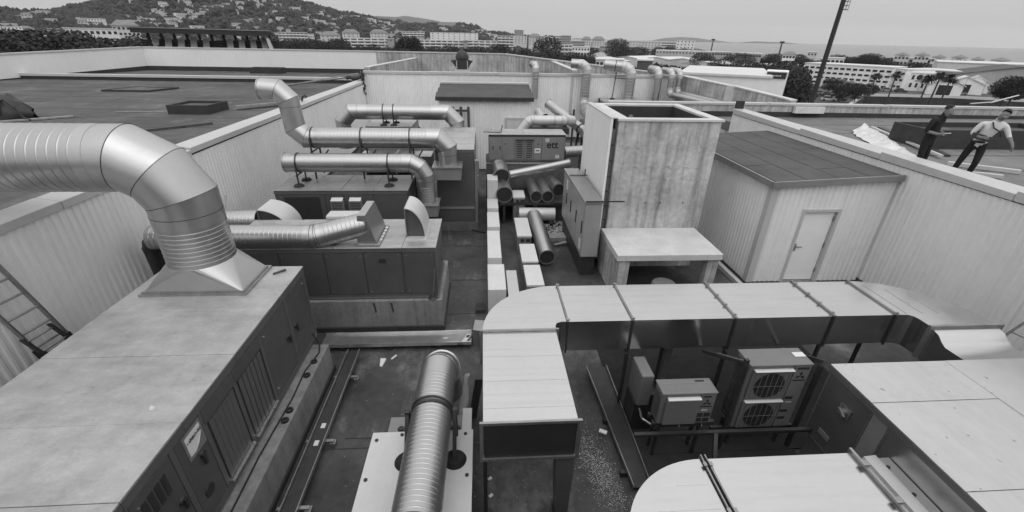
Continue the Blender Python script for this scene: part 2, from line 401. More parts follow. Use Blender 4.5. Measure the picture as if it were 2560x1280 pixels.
# outer parapets
def parapet(label, pts, zt, zb, mw, skirt=.3, thick=.3, sec=6., slope=None):
    t = thing('parapet_wall', label, 'parapet', (pts[0][0], pts[0][1], zb))
    for i in range(len(pts)-1):
        p, q = V(pts[i]), V(pts[i+1]); d = (q-p); d.z = 0; d.normalize(); nr = V((-d.y, d.x, 0))     # outward = left of travel
        n = max(1, round((q-p).length/sec))
        def hx(b, s0, s1, a, c, z0, z1, tops=True):
            P0 = p.lerp(q, s0); P1 = p.lerp(q, s1); A, B, Cc, D = P0+nr*a, P1+nr*a, P1+nr*c, P0+nr*c
            def zz(P, z): return (P.x, P.y, P.z+z)
            b.hexa([zz(A,z0),zz(B,z0),zz(Cc,z0),zz(D,z0)], [zz(A,z1),zz(B,z1),zz(Cc,z1),zz(D,z1)])
        b = MB(); hx(b, 0, 1, 0, thick, zb-zt, -.09); b.build('wall', M[mw], t)
        for k in range(n):
            b = MB(); hx(b, k/n+.0015, (k+1)/n-.0015, -.05, thick+.05, -.085, 0); b.build('coping', M['coping'], t)
        b = MB(); hx(b, 0, 1, -.03, -.003, zb-zt, zb-zt+skirt); b.build('felt_upstand', M['felt_dark'], t)
    return t
parapet('tall white parapet along the far edge of the left roof', [(-36, 2, 3.6), (-29.5, 30.2, 4.36), (-27, 40, 4.62), (-8.75, 40, 4.62)], 4.6, 2.9, 'white_wall', .3)
parapet('bare concrete parapet beyond the far trench wall, with white coping', [(-8.75, 40.02, 4.62), (1.8, 40, 4.60), (14.8, 31.2, 3.62)], 4.6, 2.9, 'concrete', .1)
t = parapet('low grey parapet with white coping across the right roof', [(5.6, 20, 3.40), (13, 20, 3.40), (60, 20, 3.1)], 3.4, 2.35, 'concrete', .68)
for x, y0, y1, label, pts in (
    (0,0,0, 'short stained concrete cross wall behind the trench, left one', [(-6.95, 28.9, 4.05), (-5.5, 39.8, 4.13)]),
    (0,0,0, 'short concrete cross wall behind the trench near the standing pipes', [(5.75, 28.9, 4.06), (5.6, 39.8, 4.18)])):
    t = thing('concrete_wall', label, 'wall', (pts[0][0], pts[0][1], 3))
    p, q = V(pts[0]), V(pts[1]); nr = V((.16, 0, 0)); up = V((0,0,1))
    def zz(P, z): return (P.x, P.y, z)
    part('wall', M['concrete'], t, lambda b: b.hexa([zz(p-nr,2.9),zz(p+nr,2.9),zz(q+nr,2.9),zz(q-nr,2.9)], [p-nr,p+nr,q+nr,q-nr]))
    part('top_screed', M['slab'], t, lambda b: b.hexa([p-nr*1.1+up*.003,p+nr*1.1+up*.003,q+nr*1.1+up*.003,q-nr*1.1+up*.003], [p-nr*1.1+up*.05,p+nr*1.1+up*.05,q+nr*1.1+up*.05,q-nr*1.1+up*.05]))
t = thing('concrete_wall', 'stained raw concrete wall descending to the right behind the bent pipes', 'wall', (13, 24, 0))
pp = [(12.45, 28.45, 3.88), (13.3, 24.2, 3.72), (13.42, 23.6, 3.72), (14.4, 20.35, 3.46)]
for i in range(3):
    p, q = V(pp[i]), V(pp[i+1]); nr = V((.17, .04, 0))
    ex = -V((.06, .012, 0)) if i == 1 else V((0,0,0))
    def zz(P, z): return (P.x, P.y, z)
    part('wall_section', M['slab' if i == 1 else 'concrete'], t, lambda b: b.hexa([zz(p-nr+ex,0),zz(p+nr,0),zz(q+nr,0),zz(q-nr+ex,0)], [p-nr+ex,p+nr,q+nr,q-nr+ex]))
    part('top_screed', M['slab'], t, lambda b: b.hexa([p-nr*1.15+V((0,0,.003)),p+nr*1.15+V((0,0,.003)),q+nr*1.15+V((0,0,.003)),q-nr*1.15+V((0,0,.003))], [p-nr*1.15+V((0,0,.06)),p+nr*1.15+V((0,0,.06)),q+nr*1.15+V((0,0,.06)),q-nr*1.15+V((0,0,.06))]))
# white kerb across the left roof
t = thing('roof_kerb', 'long low white kerb crossing the left roof in front of the parapet', 'kerb', (-18, 31.6, 2.9))
for k in range(7):
    x0 = -31+3.3*k; boxp('coping', M['coping'], t, x0, x0+3.285, 31.4, 31.85, 3.1, 3.24)
boxp('upstand', M['felt_dark'], t, -31, -7.95, 31.45, 31.8, 2.9, 3.097)

# ================================================================== SHEDS AND CONCRETE SHAFT
t = thing('plant_shed', 'corrugated plant room with pale metal door and dark felt roof', 'shed', (8.7, 9.83, 0))
SX, SY0, SY1 = 7.12, 9.83, 15.4
b = MB(); corr(b, (SX, SY0), (8.1, SY0), .05, 2.80, (0, -1)); corr(b, (9.02, SY0), (XR-.03, SY0), .05, 2.95, (0, -1)); corr(b, (8.1, SY0), (9.02, SY0), 2.13, 2.85, (0,-1)); corr(b, (7.86,SY0),(8.1,SY0),.05,2.8,(0,-1),off=.001)
b.build('cladding', M['clad'], t)
b = MB(); corr(b, (SX, SY0), (SX, SY1), .05, 2.80, (-1, 0)); b.build('cladding', M['clad'], t)
boxp('core', M['concrete_dark'], t, SX+.015, XR-.02, SY0+.30, SY1, 0, 2.78)
part('core', M['concrete_dark'], t, lambda b: (b.box(SX+.015, 8.06, SY0+.012, SY0+.298, 0, 2.78), b.box(9.06, XR-.02, SY0+.012, SY0+.298, 0, 2.78), b.box(8.062, 9.058, SY0+.012, SY0+.298, 2.16, 2.78)))
for x, y in ((SX, SY0),): part('corner_trim', M['coping'], t, lambda b: (b.box(x-.035, x+.14, y-.035, y-.028, .05, 2.8), b.box(x-.035, x-.028, y-.027, y+.14, .05, 2.8)))
def roofz(x): return 2.86+(x-SX)*.055
def rslab(b, x0, x1, y0, y1, dz, th):
    b.hexa([(x0,y0,roofz(x0)+dz),(x1,y0,roofz(x1)+dz),(x1,y1,roofz(x1)+dz),(x0,y1,roofz(x0)+dz)], [(x0,y0,roofz(x0)+dz+th),(x1,y0,roofz(x1)+dz+th),(x1,y1,roofz(x1)+dz+th),(x0,y1,roofz(x0)+dz+th)])
part('roof', M['felt'], t, lambda b: rslab(b, SX-.10, XR-.03, SY0-.10, SY1, -.06, .06))
wd = (XR-.06-SX+.04)/4
for i in range(4):
    x0 = SX-.05+wd*i; cut = [SY0-.06, (11.2, 13.4, 10.6, 12.6)[i], SY1-.02]
    for k in range(2):
        part('felt_strip', M['felt'], t, lambda b: rslab(b, x0+.012, x0+wd-.012, cut[k]+.012, cut[k+1]-.012, .002, .012+.002*((i+k) % 2)))
part('fascia', M['ahu_grey'], t, lambda b: (rslab(b, SX-.14, XR-.04, SY0-.16, SY0-.105, -.12, .15), rslab(b, SX-.16, SX-.105, SY0-.10, SY1, -.12, .15)))
M['door'] = mat('pale_door_paint', .85, .5, 0, .03, 2.)
dr = part('door', M['door'], t, lambda b: b.box(8.13, 8.99, SY0+.05, SY0+.09, .06, 2.06), .004)
part('handle', M['steel'], dr, lambda b: (b.box(8.20, 8.24, SY0+.035, SY0+.05, .95, 1.15), b.cyl((8.22,SY0+.04,1.08),(8.22,SY0-.01,1.08),.011), b.bar((8.215,SY0-.01,1.08),(8.36,SY0-.01,1.08),.022)))
part('hinge', M['steel'], dr, lambda b: [b.cyl((8.985,SY0+.035,z),(8.985,SY0+.035,z+.12),.014) for z in (.3,1.05,1.8)])
part('door_frame', M['coping'], t, lambda b: (b.box(8.04,8.12,SY0-.04,SY0+.10,.02,2.14), b.box(9.0,9.08,SY0-.04,SY0+.10,.02,2.14), b.box(8.121,8.999,SY0-.04,SY0+.10,2.07,2.14)))
part('threshold', M['steel'], t, lambda b: b.box(8.03,9.09,SY0-.12,SY0+.1,0,.05))
t = thing('kerb_strip', 'thin pale kerb along the foot of the corrugated plant room', 'kerb', (6.9, 11, 0))
boxp('strip', M['coping'], t, 6.78, 6.90, 8.6, 15.2, 0, .12)

t = thing('plant_shed', 'small far shed with corrugated walls under a dark sheet roof', 'shed', (.1, 21, 0))
b = MB(); corr(b, (-2.02, 21), (2.22, 21), .05, 3.3, (0, -1)); corr(b, (-2.02, 21.0), (-2.02, 28.3), .05, 3.3, (-1, 0)); corr(b, (2.22, 21), (2.22, 28.3), .05, 3.3, (1, 0)); b.build('cladding', M['clad'], t)
boxp('core', M['concrete_dark'], t, -1.99, 2.19, 21.03, 28.3, 0, 3.28)
for k in range(3):
    y0 = 20.85+k*.64; z0 = 3.36+.12*k
    b = MB(); b.hexa([(-2.14+.04*k,y0,z0),(2.34-.03*k,y0,z0),(2.34-.03*k,y0+.63,z0+.14),(-2.14+.04*k,y0+.63,z0+.14)], [(-2.14+.04*k,y0,z0+.05),(2.34-.03*k,y0,z0+.05),(2.34-.03*k,y0+.63,z0+.19),(-2.14+.04*k,y0+.63,z0+.19)]); b.build('roof_sheet', M['felt'], t)
boxp('roof', M['felt_dark'], t, -2.0, 2.2, 22.9, 28.3, 3.0, 3.32)
boxp('upstand', M['felt_dark'], t, -2.02, 2.24, 22.80, 22.95, 3.33, 3.79)  # dark strip standing in for the shadow gap below the ridge cap
boxp('ridge_cap', M['coping'], t, -2.05, 2.27, 22.72, 23.05, 3.792, 3.86)
part('fascia', M['steel_dark'], t, lambda b: b.box(-2.14, 2.34, 20.80, 20.845, 3.24, 3.40))
dr = boxp('door', M['white'], t, 1.12, 2.0, 20.93, 20.965, .05, 2.40)
part('door_frame', M['coping'], t, lambda b: (b.box(1.02,1.11,20.92,20.97,.05,2.5), b.box(1.112,2.1,20.92,20.97,2.41,2.5)))

# concrete shaft
t = thing('concrete_shaft', 'tall stained concrete ventilation shaft with an open felt-lined top', 'shaft', (4.7, 12.2, 0))
TX0, TX1, TY0, TY1, TZ = 3.36, 5.98, 10.85, 13.65, 4.08
boxp('wall', M['concrete'], t, TX0, TX1, TY0, TY0+.18, 1.2, TZ, bevel=.012)
boxp('wall_base', M['concrete'], t, TX0, TX1, TY0+.02, TY0+.18, 0, 1.198)
boxp('wall', M['concrete'], t, TX1-.18, TX1, TY0+.181, TY1, 0, TZ-.003)
boxp('wall', M['concrete'], t, TX0, TX0+.18, TY0+.181, TY1, 0, TZ-.003)
boxp('wall', M['concrete'], t, TX0+.181, TX1-.181, TY1-.18, TY1, 0, TZ-.003)
for a in ((TX0-.03, TX1+.05, TY0-.04, TY0+.21), (TX0-.03, TX1+.05, TY1-.2, TY1+.05)):
    boxp('rim', M['slab'], t, a[0], a[1], a[2], a[3], TZ+.002, TZ+.06, bevel=.008)
for a in ((TX0-.03, TX0+.26), (TX1-.22, TX1+.05)):
    boxp('rim', M['slab'], t, a[0], a[1], TY0+.213, TY1-.203, TZ+.001, TZ+.06, bevel=.008)
boxp('lining', M['felt_dark'], t, TX0+.2, TX1-.2, TY0+.2, TY1-.2, 3.45, 3.76)
part('felt_upstand', M['felt_dark'], t, lambda b: (b.box(TX0+.19,TX1-.19,TY1-.215,TY1-.183,3.761,TZ-.005), b.box(TX0+.19,TX1-.19,TY0+.183,TY0+.215,3.761,TZ-.005), b.box(TX0+.183,TX0+.215,TY0+.216,TY1-.216,3.761,TZ-.006), b.box(TX1-.215,TX1-.183,TY0+.216,TY1-.216,3.761,TZ-.006)))
xs = [3.62, 4.05, 4.5, 5.0, 5.72]
for i in range(4): boxp('felt_sheet', M['deck' if i > 1 else 'felt'], t, xs[i]+.02, xs[i+1]-.02, TY0+.45-.1*(i % 2), TY1-.35-.12*(i % 3), 3.762, 3.77+.006*i)
part('felt_roll', M['felt'], t, lambda b: b.cyl((3.85, TY0+.75, 3.86), (4.3, TY0+2.0, 3.86), .08))
for k in range(3): part('tie_hole', M['black'], t, lambda b: b.cyl((4.35+.42*k+.2*(k==2), TY0-.002, 1.95), (4.35+.42*k+.2*(k==2), TY0+.03, 1.95), .022))
def crust(b):
    for row, (zc, am, n) in enumerate(((3.46,.05,60),(2.92,.03,40),(2.62,.02,30))):
        pts = []
        for i in range(n+1):
            x = TX0+.03+(TX1-TX0-.06)*i/n; pts.append((x, zc+am*(sin(i*.9+row)+.7*sin(i*2.3+1.3*row))))
        for (x0,z0),(x1,z1) in zip(pts, pts[1:]):
            if random.random() < .6: b.bar((x0,TY0+.001,z0),(x1,TY0+.001,z1),.006+.012*random.random(),.008+.03*random.random(), (0,1,0))
part('mortar_ridge', M['concrete'], t, crust)
t = thing('insulation_panel', 'smooth pale panel leaning over the left side of the concrete shaft', 'panel', (3.05, 12, 0))
boxp('sheet', M['clad'], t, 3.16, 3.22, 10.9, 13.75, .3, 4.13)
for k in range(9): boxp('block', M['concrete_dark'], t, 3.225+.012*(k % 2), TX0-.015, 10.97, 11.5, .2+.41*k, .2+.41*k+.385)
boxp('rim', M['coping'], t, 3.15, TX0-.035, 10.9, 13.7, 4.132, 4.16)

t = thing('concrete_bench', 'pale concrete slab on legs in front of the concrete shaft', 'slab', (4.5, 9.9, 0))
boxp('slab_top', M['slab'], t, 3.22, 5.86, 9.16, TY0-.005, 1.06, 1.22, bevel=.01)
boxp('leg', M['concrete'], t, 5.55, 5.82, 9.22, 9.44, 0, 1.055); boxp('leg', M['concrete'], t, 3.3, 3.56, 9.22, 9.44, 0, 1.055)
boxp('panel', M['concrete'], t, 3.24, 3.38, 9.45, TY0-.01, 0, 1.055)
t = thing('round_stool', 'round grey seat lid in the dark space under the concrete slab', 'stool', (4.4, 8.75, 0))
part('seat', M['ahu_grey'], t, lambda b: (b.cyl((4.4,8.95,.52),(4.4,8.95,.56),.30,.27,24), b.cyl((4.4,8.95,.44),(4.4,8.95,.519),.30,.30,24)))
for k in range(4): part('leg', M['steel_dark'], t, lambda b: b.cyl((4.4+.2*cos(k*pi/2+.7),8.95+.2*sin(k*pi/2+.7),.44),(4.4+.3*cos(k*pi/2+.7),8.95+.3*sin(k*pi/2+.7),0),.018))

# ================================================================== PLANT UNITS
def pads(t, pts, z, r=.16):
    for (x, y) in pts: part('rubber_foot', M['rubber'], t, lambda b: b.cyl((x,y,z+.001),(x,y,z+.05),r,r*.75,24))
# ---- foreground left
t = thing('air_handling_unit', 'huge grey air handling unit filling the lower left corner', 'ventilation unit', (-4.4, 4, .66))
AX0, AX1, AY0, AY1, AZ0, AZ1 = -5.56, -3.25, .9, 7.0, .68, 2.17
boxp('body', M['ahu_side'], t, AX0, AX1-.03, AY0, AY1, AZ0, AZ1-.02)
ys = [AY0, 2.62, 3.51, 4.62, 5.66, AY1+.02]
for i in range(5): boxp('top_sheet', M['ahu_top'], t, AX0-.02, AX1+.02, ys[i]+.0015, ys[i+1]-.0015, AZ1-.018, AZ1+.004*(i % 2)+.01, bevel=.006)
for (y0, y1) in ((AY0, 2.62), (2.625, 3.505), (3.51, 4.615), (4.62, 5.655), (5.66, AY1)):
    boxp('top_rail', M['ahu_frame'], t, AX1-.03, AX1+.012, y0+.006, y1-.006, AZ1-.13, AZ1-.02)
    boxp('rail_joint', M['steel'], t, AX1-.02, AX1+.014, y1-.005, y1+.004, AZ1-.12, AZ1-.02)
boxp('bottom_rail', M['ahu_frame'], t, AX1-.03, AX1+.01, AY0, AY1, AZ0, AZ0+.10)
for y in (AY0+.03, 2.62, 3.27, 3.78, 4.46, 5.22, 6.14, AY1-.03): boxp('post', M['ahu_frame'], t, AX1-.03, AX1+.008, y-.035, y+.035, AZ0+.101, AZ1-.131)
def door(t, x, y0, y1, z0, z1, hy, hinge_y, grille=False, gm=None):
    d = boxp('door', M['ahu_side'], t, x-.029, x+.006, y0, y1, z0, z1, bevel=.006)
    part('screw', M['lite'], d, lambda b: [b.cyl((x+.005,hinge_y,z),(x+.016,hinge_y,z),.014,n=8) for z in (z0+.12, z1-.12)])
    part('handle', M['black'], d, lambda b: (b.cyl((x+.005,hy,(z0+z1)/2),(x+.03,hy,(z0+z1)/2),.055,.045,16), b.box(x+.03,x+.05,hy-.02,hy+.02,(z0+z1)/2-.10,(z0+z1)/2+.03)))
    if grille:
        part('grille', M['steel_dark'], d, lambda b: [b.box(x+.005,x+.012,y0+.10+k*(y1-y0-.2)/4,y0+.10+(k+.72)*(y1-y0-.2)/4,z1-.38,z1-.12) for k in range(4)])
    boxp('door_lip', M['steel'], d, x+.005, x+.011, y0+.02, y1-.02, z1-.008, z1-.002)
    return d
door(t, AX1, 6.18, 6.93, AZ0+.11, AZ1-.14, 6.30, 6.86)
door(t, AX1, 5.26, 6.10, AZ0+.11, AZ1-.14, 5.98, 5.33)
door(t, AX1, 2.66, 3.23, AZ0+.11, AZ1-.14, 3.15, 2.74, True)
door(t, AX1, 1.8, 2.58, AZ0+.11, AZ1-.14, 2.5, 1.9, True)
dd = boxp('door', M['ahu_side'], t, AX1-.029, AX1+.006, 3.31, 3.74, AZ0+.11, AZ1-.14, bevel=.006)
part('handle', M['black'], dd, lambda b: (b.cyl((AX1,3.60,1.58),(AX1+.03,3.60,1.58),.05,.04,16), b.box(AX1+.03,AX1+.05,3.56,3.60,1.46,1.60)))
part('spyhole', M['black'], dd, lambda b: b.cyl((AX1,3.5,1.1),(AX1+.02,3.5,1.1),.08,.075,20))
pl = boxp('document_pouch', M['ahu_grey'], t, AX1+.007, AX1+.012, 3.42, 3.735, 1.66, 2.0)
part('paper', M['paper'], pl, lambda b: b.add([(AX1+.014,3.45,1.71),(AX1+.014,3.54,1.70),(AX1+.020,3.62,1.76),(AX1+.014,3.70,1.84),(AX1+.014,3.71,1.97),(AX1+.014,3.45,1.97)], [(0,1,2,3,4,5)]))
label3d('• tRBO-02', 'lettering', M['ink'], pl, (AX1+.0215, 3.455, 1.875), (0,1,0), (0,0,1), .058, .0005, .0012)
for y0, y1 in ((4.50, 5.18), (3.82, 4.42)):
    z0, z1 = AZ0+.13, AZ1-.34
    fr = part('louvre_opening', M['black'], t, lambda b: b.box(AX1-.028, AX1+.001, y0, y1, z0, z1))
    for k in range(6):
        yy = y0+.03+k*(y1-y0-.06)/6; part('louvre', M['ahu_frame'], fr, lambda b: b.hexa([(AX1+.002,yy,z0+.02),(AX1+.012,yy,z0+.02),(AX1+.012,yy+.085,z0+.02),(AX1+.002,yy+.085,z0+.02)],[(AX1+.002,yy,z1-.02),(AX1+.012,yy,z1-.02),(AX1+.012,yy+.085,z1-.02),(AX1+.002,yy+.085,z1-.02)]))
    boxp('sill', M['lite'], fr, AX1-.01, AX1+.05, y0, y1, z0-.03, z0)
    boxp('hood_plate', M['ahu_side'], fr, AX1, AX1+.014, y0-.03, y1+.02, z1, AZ1-.14)
t = thing('concrete_plinth', 'long concrete plinth under the foreground air handling unit', 'plinth', (-4, 4, 0))
boxp('block', M['plinth'], t, -5.4, -2.96, 1.0, 6.76, 0, .64, bevel=.015)
boxp('felt_skirt', M['felt_dark'], t, -5.4, -2.93, .95, 6.79, 0, .10)
for (x, y) in ((-3.05, 5.12), (-3.04, 4.92), (-3.06, 5.9), (-3.06, 6.25)): part('cable_eye', M['rubber'], t, lambda b: (b.ring((x,y,.655),(0,0,1),.025,.055,.03,16)))
t = thing('cable_run', 'thin cable lying along the top of the foreground plinth', 'cable', (-3.15, 4, .65))
part('wire', M['rubber'], t, lambda b: b.tube([(-3.17,1.2,.655),(-3.16,2.5,.655),(-3.12,3.4,.655),(-3.14,4.3,.655),(-3.10,5.4,.655),(-3.13,6.0,.655),(-3.05,6.5,.655),(-3.1,6.7,.70),(-3.22,6.75,.9)], .012, 6))
tag(MB().cyl((-3.66,3.72,AZ1+.011),(-3.66,3.72,AZ1+.04),.03,.012,7).build('pebble', M['paper']), 'small white crumb lying on the foreground plant roof', 'crumb')
tag(MB().bar((-3.62,6.72,AZ1+.02),(-3.46,6.86,AZ1+.03),.04,.02).build('wood_chip', M['wood_dark']), 'dark wood chip near the back corner of the foreground plant roof', 'wood chip')

# ---- big duct with square-to-round base
t = thing('flue_duct', 'very large spiral duct rising from the foreground unit and bending left', 'duct', (-4.54, 6.53, AZ1+.012))
CXF, CYF, RB = -4.54, 6.53, .475
duct(t, [(-11.5, CYF, 4.23), (CXF, CYF, 4.23), (CXF, CYF, 2.62)], RB, .80, 3, (.13, .072), .0045, collar=.16, n=64)
bx0, bx1, by0, by1, bz = -5.32, -3.80, 6.10, 6.95, AZ1+.04
def flare(b, rows=None):
    n = 48; top = [V((CXF+(RB+.004)*cos(2*pi*i/n), CYF+(RB+.004)*sin(2*pi*i/n), 2.63)) for i in range(n)]
    cs = [V((bx1,by1,bz)), V((bx0,by1,bz)), V((bx0,by0,bz)), V((bx1,by0,bz))]
    for q in range(4):
        seg = [(q*n//4+i) % n for i in range(n//4+1)]
        for i in range(n//4): b.add([cs[q], top[seg[i+1]], top[seg[i]]], [(0,2,1)], True)
        b.add([cs[q], cs[(q+1)%4], top[((q+1)*n//4) % n]], [(0,1,2)])
part('square_to_round_base', M['galv_smooth'], t, flare)
def flan(b):
    b.box(bx0-.05,bx1+.05,by0-.05,by0+.01,bz-.03,bz+.005); b.box(bx0-.05,bx1+.05,by1-.01,by1+.05,bz-.03,bz+.005)
    b.box(bx0-.05,bx0+.01,by0+.011,by1-.011,bz-.03,bz+.005); b.box(bx1-.01,bx1+.05,by0+.011,by1-.011,bz-.03,bz+.005)
    b.box(bx0-.012,bx1+.012,by0-.012,by0-.002,bz+.005,bz+.035); b.box(bx1+.002,bx1+.012,by0,by1,bz+.005,bz+.035)
part('flange', M['steel'], t, flan)
part('rivet', M['steel'], t, lambda b: [b.cyl((bx0+.1+.17*k,by0-.02,bz+.02),(bx0+.1+.17*k,by0-.002,bz+.02),.012,n=6) for k in range(9)])

# ---- second unit
def unit_front(t, y, x0, x1, z0, z1, doors, m='ahu_side', fr='ahu_frame'):
    for (a, c) in doors:
        d = boxp('panel', M[m], t, a+.012, c-.012, y-.022, y-.001, z0+.06, z1-.10, bevel=.005)
        part('screw', M['lite'], d, lambda b: [b.cyl((xx,y-.03,z),(xx,y-.022,z),.011,n=8) for xx in (a+.07, c-.07) for z in (z0+.13, z1-.17)])
    boxp('top_rail', M[fr], t, x0, x1, y-.03, y-.001, z1-.085, z1-.012)
    boxp('bottom_rail', M[fr], t, x0, x1, y-.026, y-.001, z0, z0+.05)
def tops(t, xs, y0, y1, z, m='ahu_top', axis='x'):
    for i in range(len(xs)-1):
        boxp('top_sheet', M[m], t, xs[i]+.004, xs[i+1]-.004, y0-.035, y1+.02, z-.01, z+.006+.004*(i % 2), bevel=.004)
t = thing('air_handling_unit', 'dark air handling unit on a concrete plinth in the middle left of the trench', 'ventilation unit', (-3, 8.9, .78))
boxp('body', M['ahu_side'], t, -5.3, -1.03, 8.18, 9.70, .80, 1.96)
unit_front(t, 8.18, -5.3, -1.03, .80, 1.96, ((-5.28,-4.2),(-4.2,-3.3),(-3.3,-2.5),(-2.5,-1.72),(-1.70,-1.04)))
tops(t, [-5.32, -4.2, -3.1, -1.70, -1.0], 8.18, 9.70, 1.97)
part('lamp_box', M['black'], t, lambda b: b.box(-2.2,-2.05,8.15,8.157,1.62,1.72))
t = thing('concrete_plinth', 'grey concrete plinth with dark drips under the middle left unit', 'plinth', (-2.6, 8.8, 0))
boxp('block', M['plinth'], t, -5.3, -.93, 8.03, 9.9, 0, .77, bevel=.015)
boxp('base_frame', M['ahu_frame'], t, -5.3, -1.0, 8.1, 9.75, .772, .80)
boxp('felt_skirt', M['felt_dark'], t, -5.3, -.90, 7.98, 9.95, 0, .11)
for x in (-2.42, -2.05): part('drip_stain', M['felt_dark'], t, lambda b: b.add([(x,8.0275,.72),(x+.05,8.0275,.72),(x+.07,8.0275,.5),(x+.04,8.0275,.44)], [(0,1,2,3)]))
t = thing('drain_pole', 'thin leaning rod on a round foot at the right end of the middle left plinth', 'rod', (-1.13, 8.1, .78))
part('rod', M['steel'], t, lambda b: b.cyl((-1.13,8.09,.79),(-1.05,8.06,1.5),.012)); part('foot', M['steel_dark'], t, lambda b: b.cyl((-1.13,8.09,.80),(-1.13,8.09,.83),.10,.08,20))

t = thing('round_duct', 'horizontal spiral duct behind the big duct, entering a slanted metal box', 'duct', (-4.6, 8.72, 1.98))
duct(t, [(-6.6,8.3,2.19), (-3.45,8.3,2.17), (-2.45,8.52,2.36)], .245, .5, 2, .09, .0045, collar=.10)
part('inlet_box', M['galv_smooth'], t, lambda b: b.hexa([(-2.62,8.28,1.99),(-2.22,8.28,1.99),(-2.22,9.25,1.99),(-2.62,9.25,1.99)], [(-2.56,8.32,2.62),(-2.40,8.32,2.62),(-2.40,9.20,2.62),(-2.56,9.20,2.62)]))
part('flange', M['steel'], t, lambda b: (b.box(-2.68,-2.16,8.22,8.275,1.985,2.01), b.box(-2.215,-2.16,8.276,9.30,1.985,2.01)))
part('clip', M['lite'], t, lambda b: [b.box(-2.20,-2.15,8.42+.16*k,8.50+.16*k,2.011,2.03) for k in range(5)])
t = thing('air_intake_hood', 'pale curved weather hood at the right end of the middle left unit', 'hood', (-1.3, 8.9, 1.98))
def hoodx(t, x0, x1, y0, y1, z0, r):
    n = 14; A = []; B = []; A2 = []; B2 = []
    for i in range(n+1):
        a = pi/2*i/n; xx = x0+(x1-x0)*sin(a); zz = z0+r*cos(a); A.append((xx,y0,zz)); B.append((xx,y1,zz)); A2.append((xx-.02*sin(a),y0,zz-.02*cos(a))); B2.append((xx-.02*sin(a),y1,zz-.02*cos(a)))
    part('curved_sheet', M['white_duct'], t, lambda b: (b.grid([A, B], True), b.grid([B2, A2], True), b.grid([A2, A], False), b.grid([B, B2], False)))
    part('back_plate', M['ahu_grey'], t, lambda b: b.box(x0-.01, x0+.005, y0, y1, z0, z0+r))
    part('cheek', M['ahu_side'], t, lambda b: (b.add([(p[0],y0+.06,p[2]) for p in A2]+[(x0,y0+.06,z0)], [tuple(range(n+1,-1,-1))]), b.add([(p[0],y1-.02,p[2]) for p in A2]+[(x0,y1-.02,z0)], [tuple(range(n+2))])))
    part('drip_tray', M['white_duct'], t, lambda b: b.box(x0, x1+.02, y0-.16, y1, z0-.02, z0-.001))
hoodx(t, -1.66, -1.26, 8.62, 9.4, 2.0, .66)
t = thing('air_intake_hood', 'pale rounded duct boot behind the big duct against the left wall', 'hood', (-5.1, 10, 0))
hoodx(t, -5.30, -4.63, 9.85, 10.6, 1.55, .62)
duct(t, [(-6.6,10.0,1.83), (-5.36,10.0,1.83)], .27, pitch=.09, ridge=.006)
t = thing('white_case', 'low white case lying across the back of the middle left unit', 'case', (-2.9, 9.5, 1.98))
boxp('case', M['white_duct'], t, -3.56, -2.66, 9.32, 9.68, 1.985, 2.22, bevel=.03); boxp('lid_joint', M['steel'], t, -3.565, -2.655, 9.315, 9.322, 2.14, 2.146)
# duct stub hidden by the big duct
t = thing('bent_duct', 'dull bent duct stub against the wall left of the big duct', 'duct', (-6.25, 7.6, 1.5))
duct(t, [(-6.45,8.3,2.15), (-6.8,8.45,1.95), (-6.8,8.5,.8)], .17, .2, 2, plain=(0,1,2), ms='steel_dark')

# ---- third unit
t = thing('air_handling_unit', 'dark air handling unit with two square vents under the horizontal spiral duct', 'ventilation unit', (-3.9, 12.6, .7))
boxp('body', M['ahu_side'], t, -5.80, -2.15, 11.9, 13.36, .66, 1.95)
unit_front(t, 11.9, -5.8, -2.15, .66, 1.95, ((-5.7,-4.45),(-4.45,-3.95),(-3.95,-3.1),(-3.1,-2.16)))
tops(t, [-5.82, -4.9, -4.0, -3.1, -2.13], 11.9, 13.36, 1.965, 'ahu_grey')
for x in (-4.28, -3.78):
    v = boxp('vent_box', M['ahu_grey'], t, x, x+.36, 11.74, 11.876, 1.36, 1.70, bevel=.01)
    part('vent_lid', M['white'], v, lambda b: b.hexa([(x+.02,11.72,1.705),(x+.34,11.72,1.705),(x+.34,11.86,1.76),(x+.02,11.86,1.76)], [(x+.02,11.72,1.72),(x+.34,11.72,1.72),(x+.34,11.86,1.775),(x+.02,11.86,1.775)]))
    part('vent_slat', M['black'], v, lambda b: [b.box(x+.03,x+.33,11.732,11.739,1.38+.05*k,1.40+.05*k) for k in range(6)])
part('dark_louvre', M['black'], t, lambda b: b.box(-5.55,-4.6,11.86,11.877,.8,1.78))
boxp('base', M['plinth'], t, -5.8, -2.0, 11.8, 13.4, 0, .655)
t = thing('round_duct', 'horizontal spiral duct with open left end, standing on black rubber feet', 'duct', (-4, 12.6, 1.97))
duct(t, [(-5.62,12.55,2.58), (-1.72,12.55,2.58), (-1.72,12.55,1.35)], .262, .52, 3, .075, .0045, collar=.10, open0=True)
for x in (-5.25, -2.72):
    band(t, (x,12.55,2.58), (1,0,0), .262)
    part('bracket', M['steel_dark'], t, lambda b: (b.bar((x,12.27,2.02),(x,12.27,2.66),.035), b.bar((x,12.85,2.02),(x,12.85,2.6),.035), b.bar((x,12.2,2.28),(x,12.9,2.28),.03)))
    pads(t, ((x,12.27),(x,12.86)), 1.975, .15)
part('base_box', M['ahu_grey'], t, lambda b: (b.box(-2.02,-1.38,12.25,12.9,1.02,1.36), b.box(-2.06,-1.34,12.21,12.94,1.361,1.39)))
boxp('stand', M['steel_dark'], t, -2.0, -1.4, 12.3, 12.85, 0, 1.018)
t = thing('timber_batten', 'thin pale batten leaning on the left wall behind the big duct', 'batten', (-6.2, 9, 1))
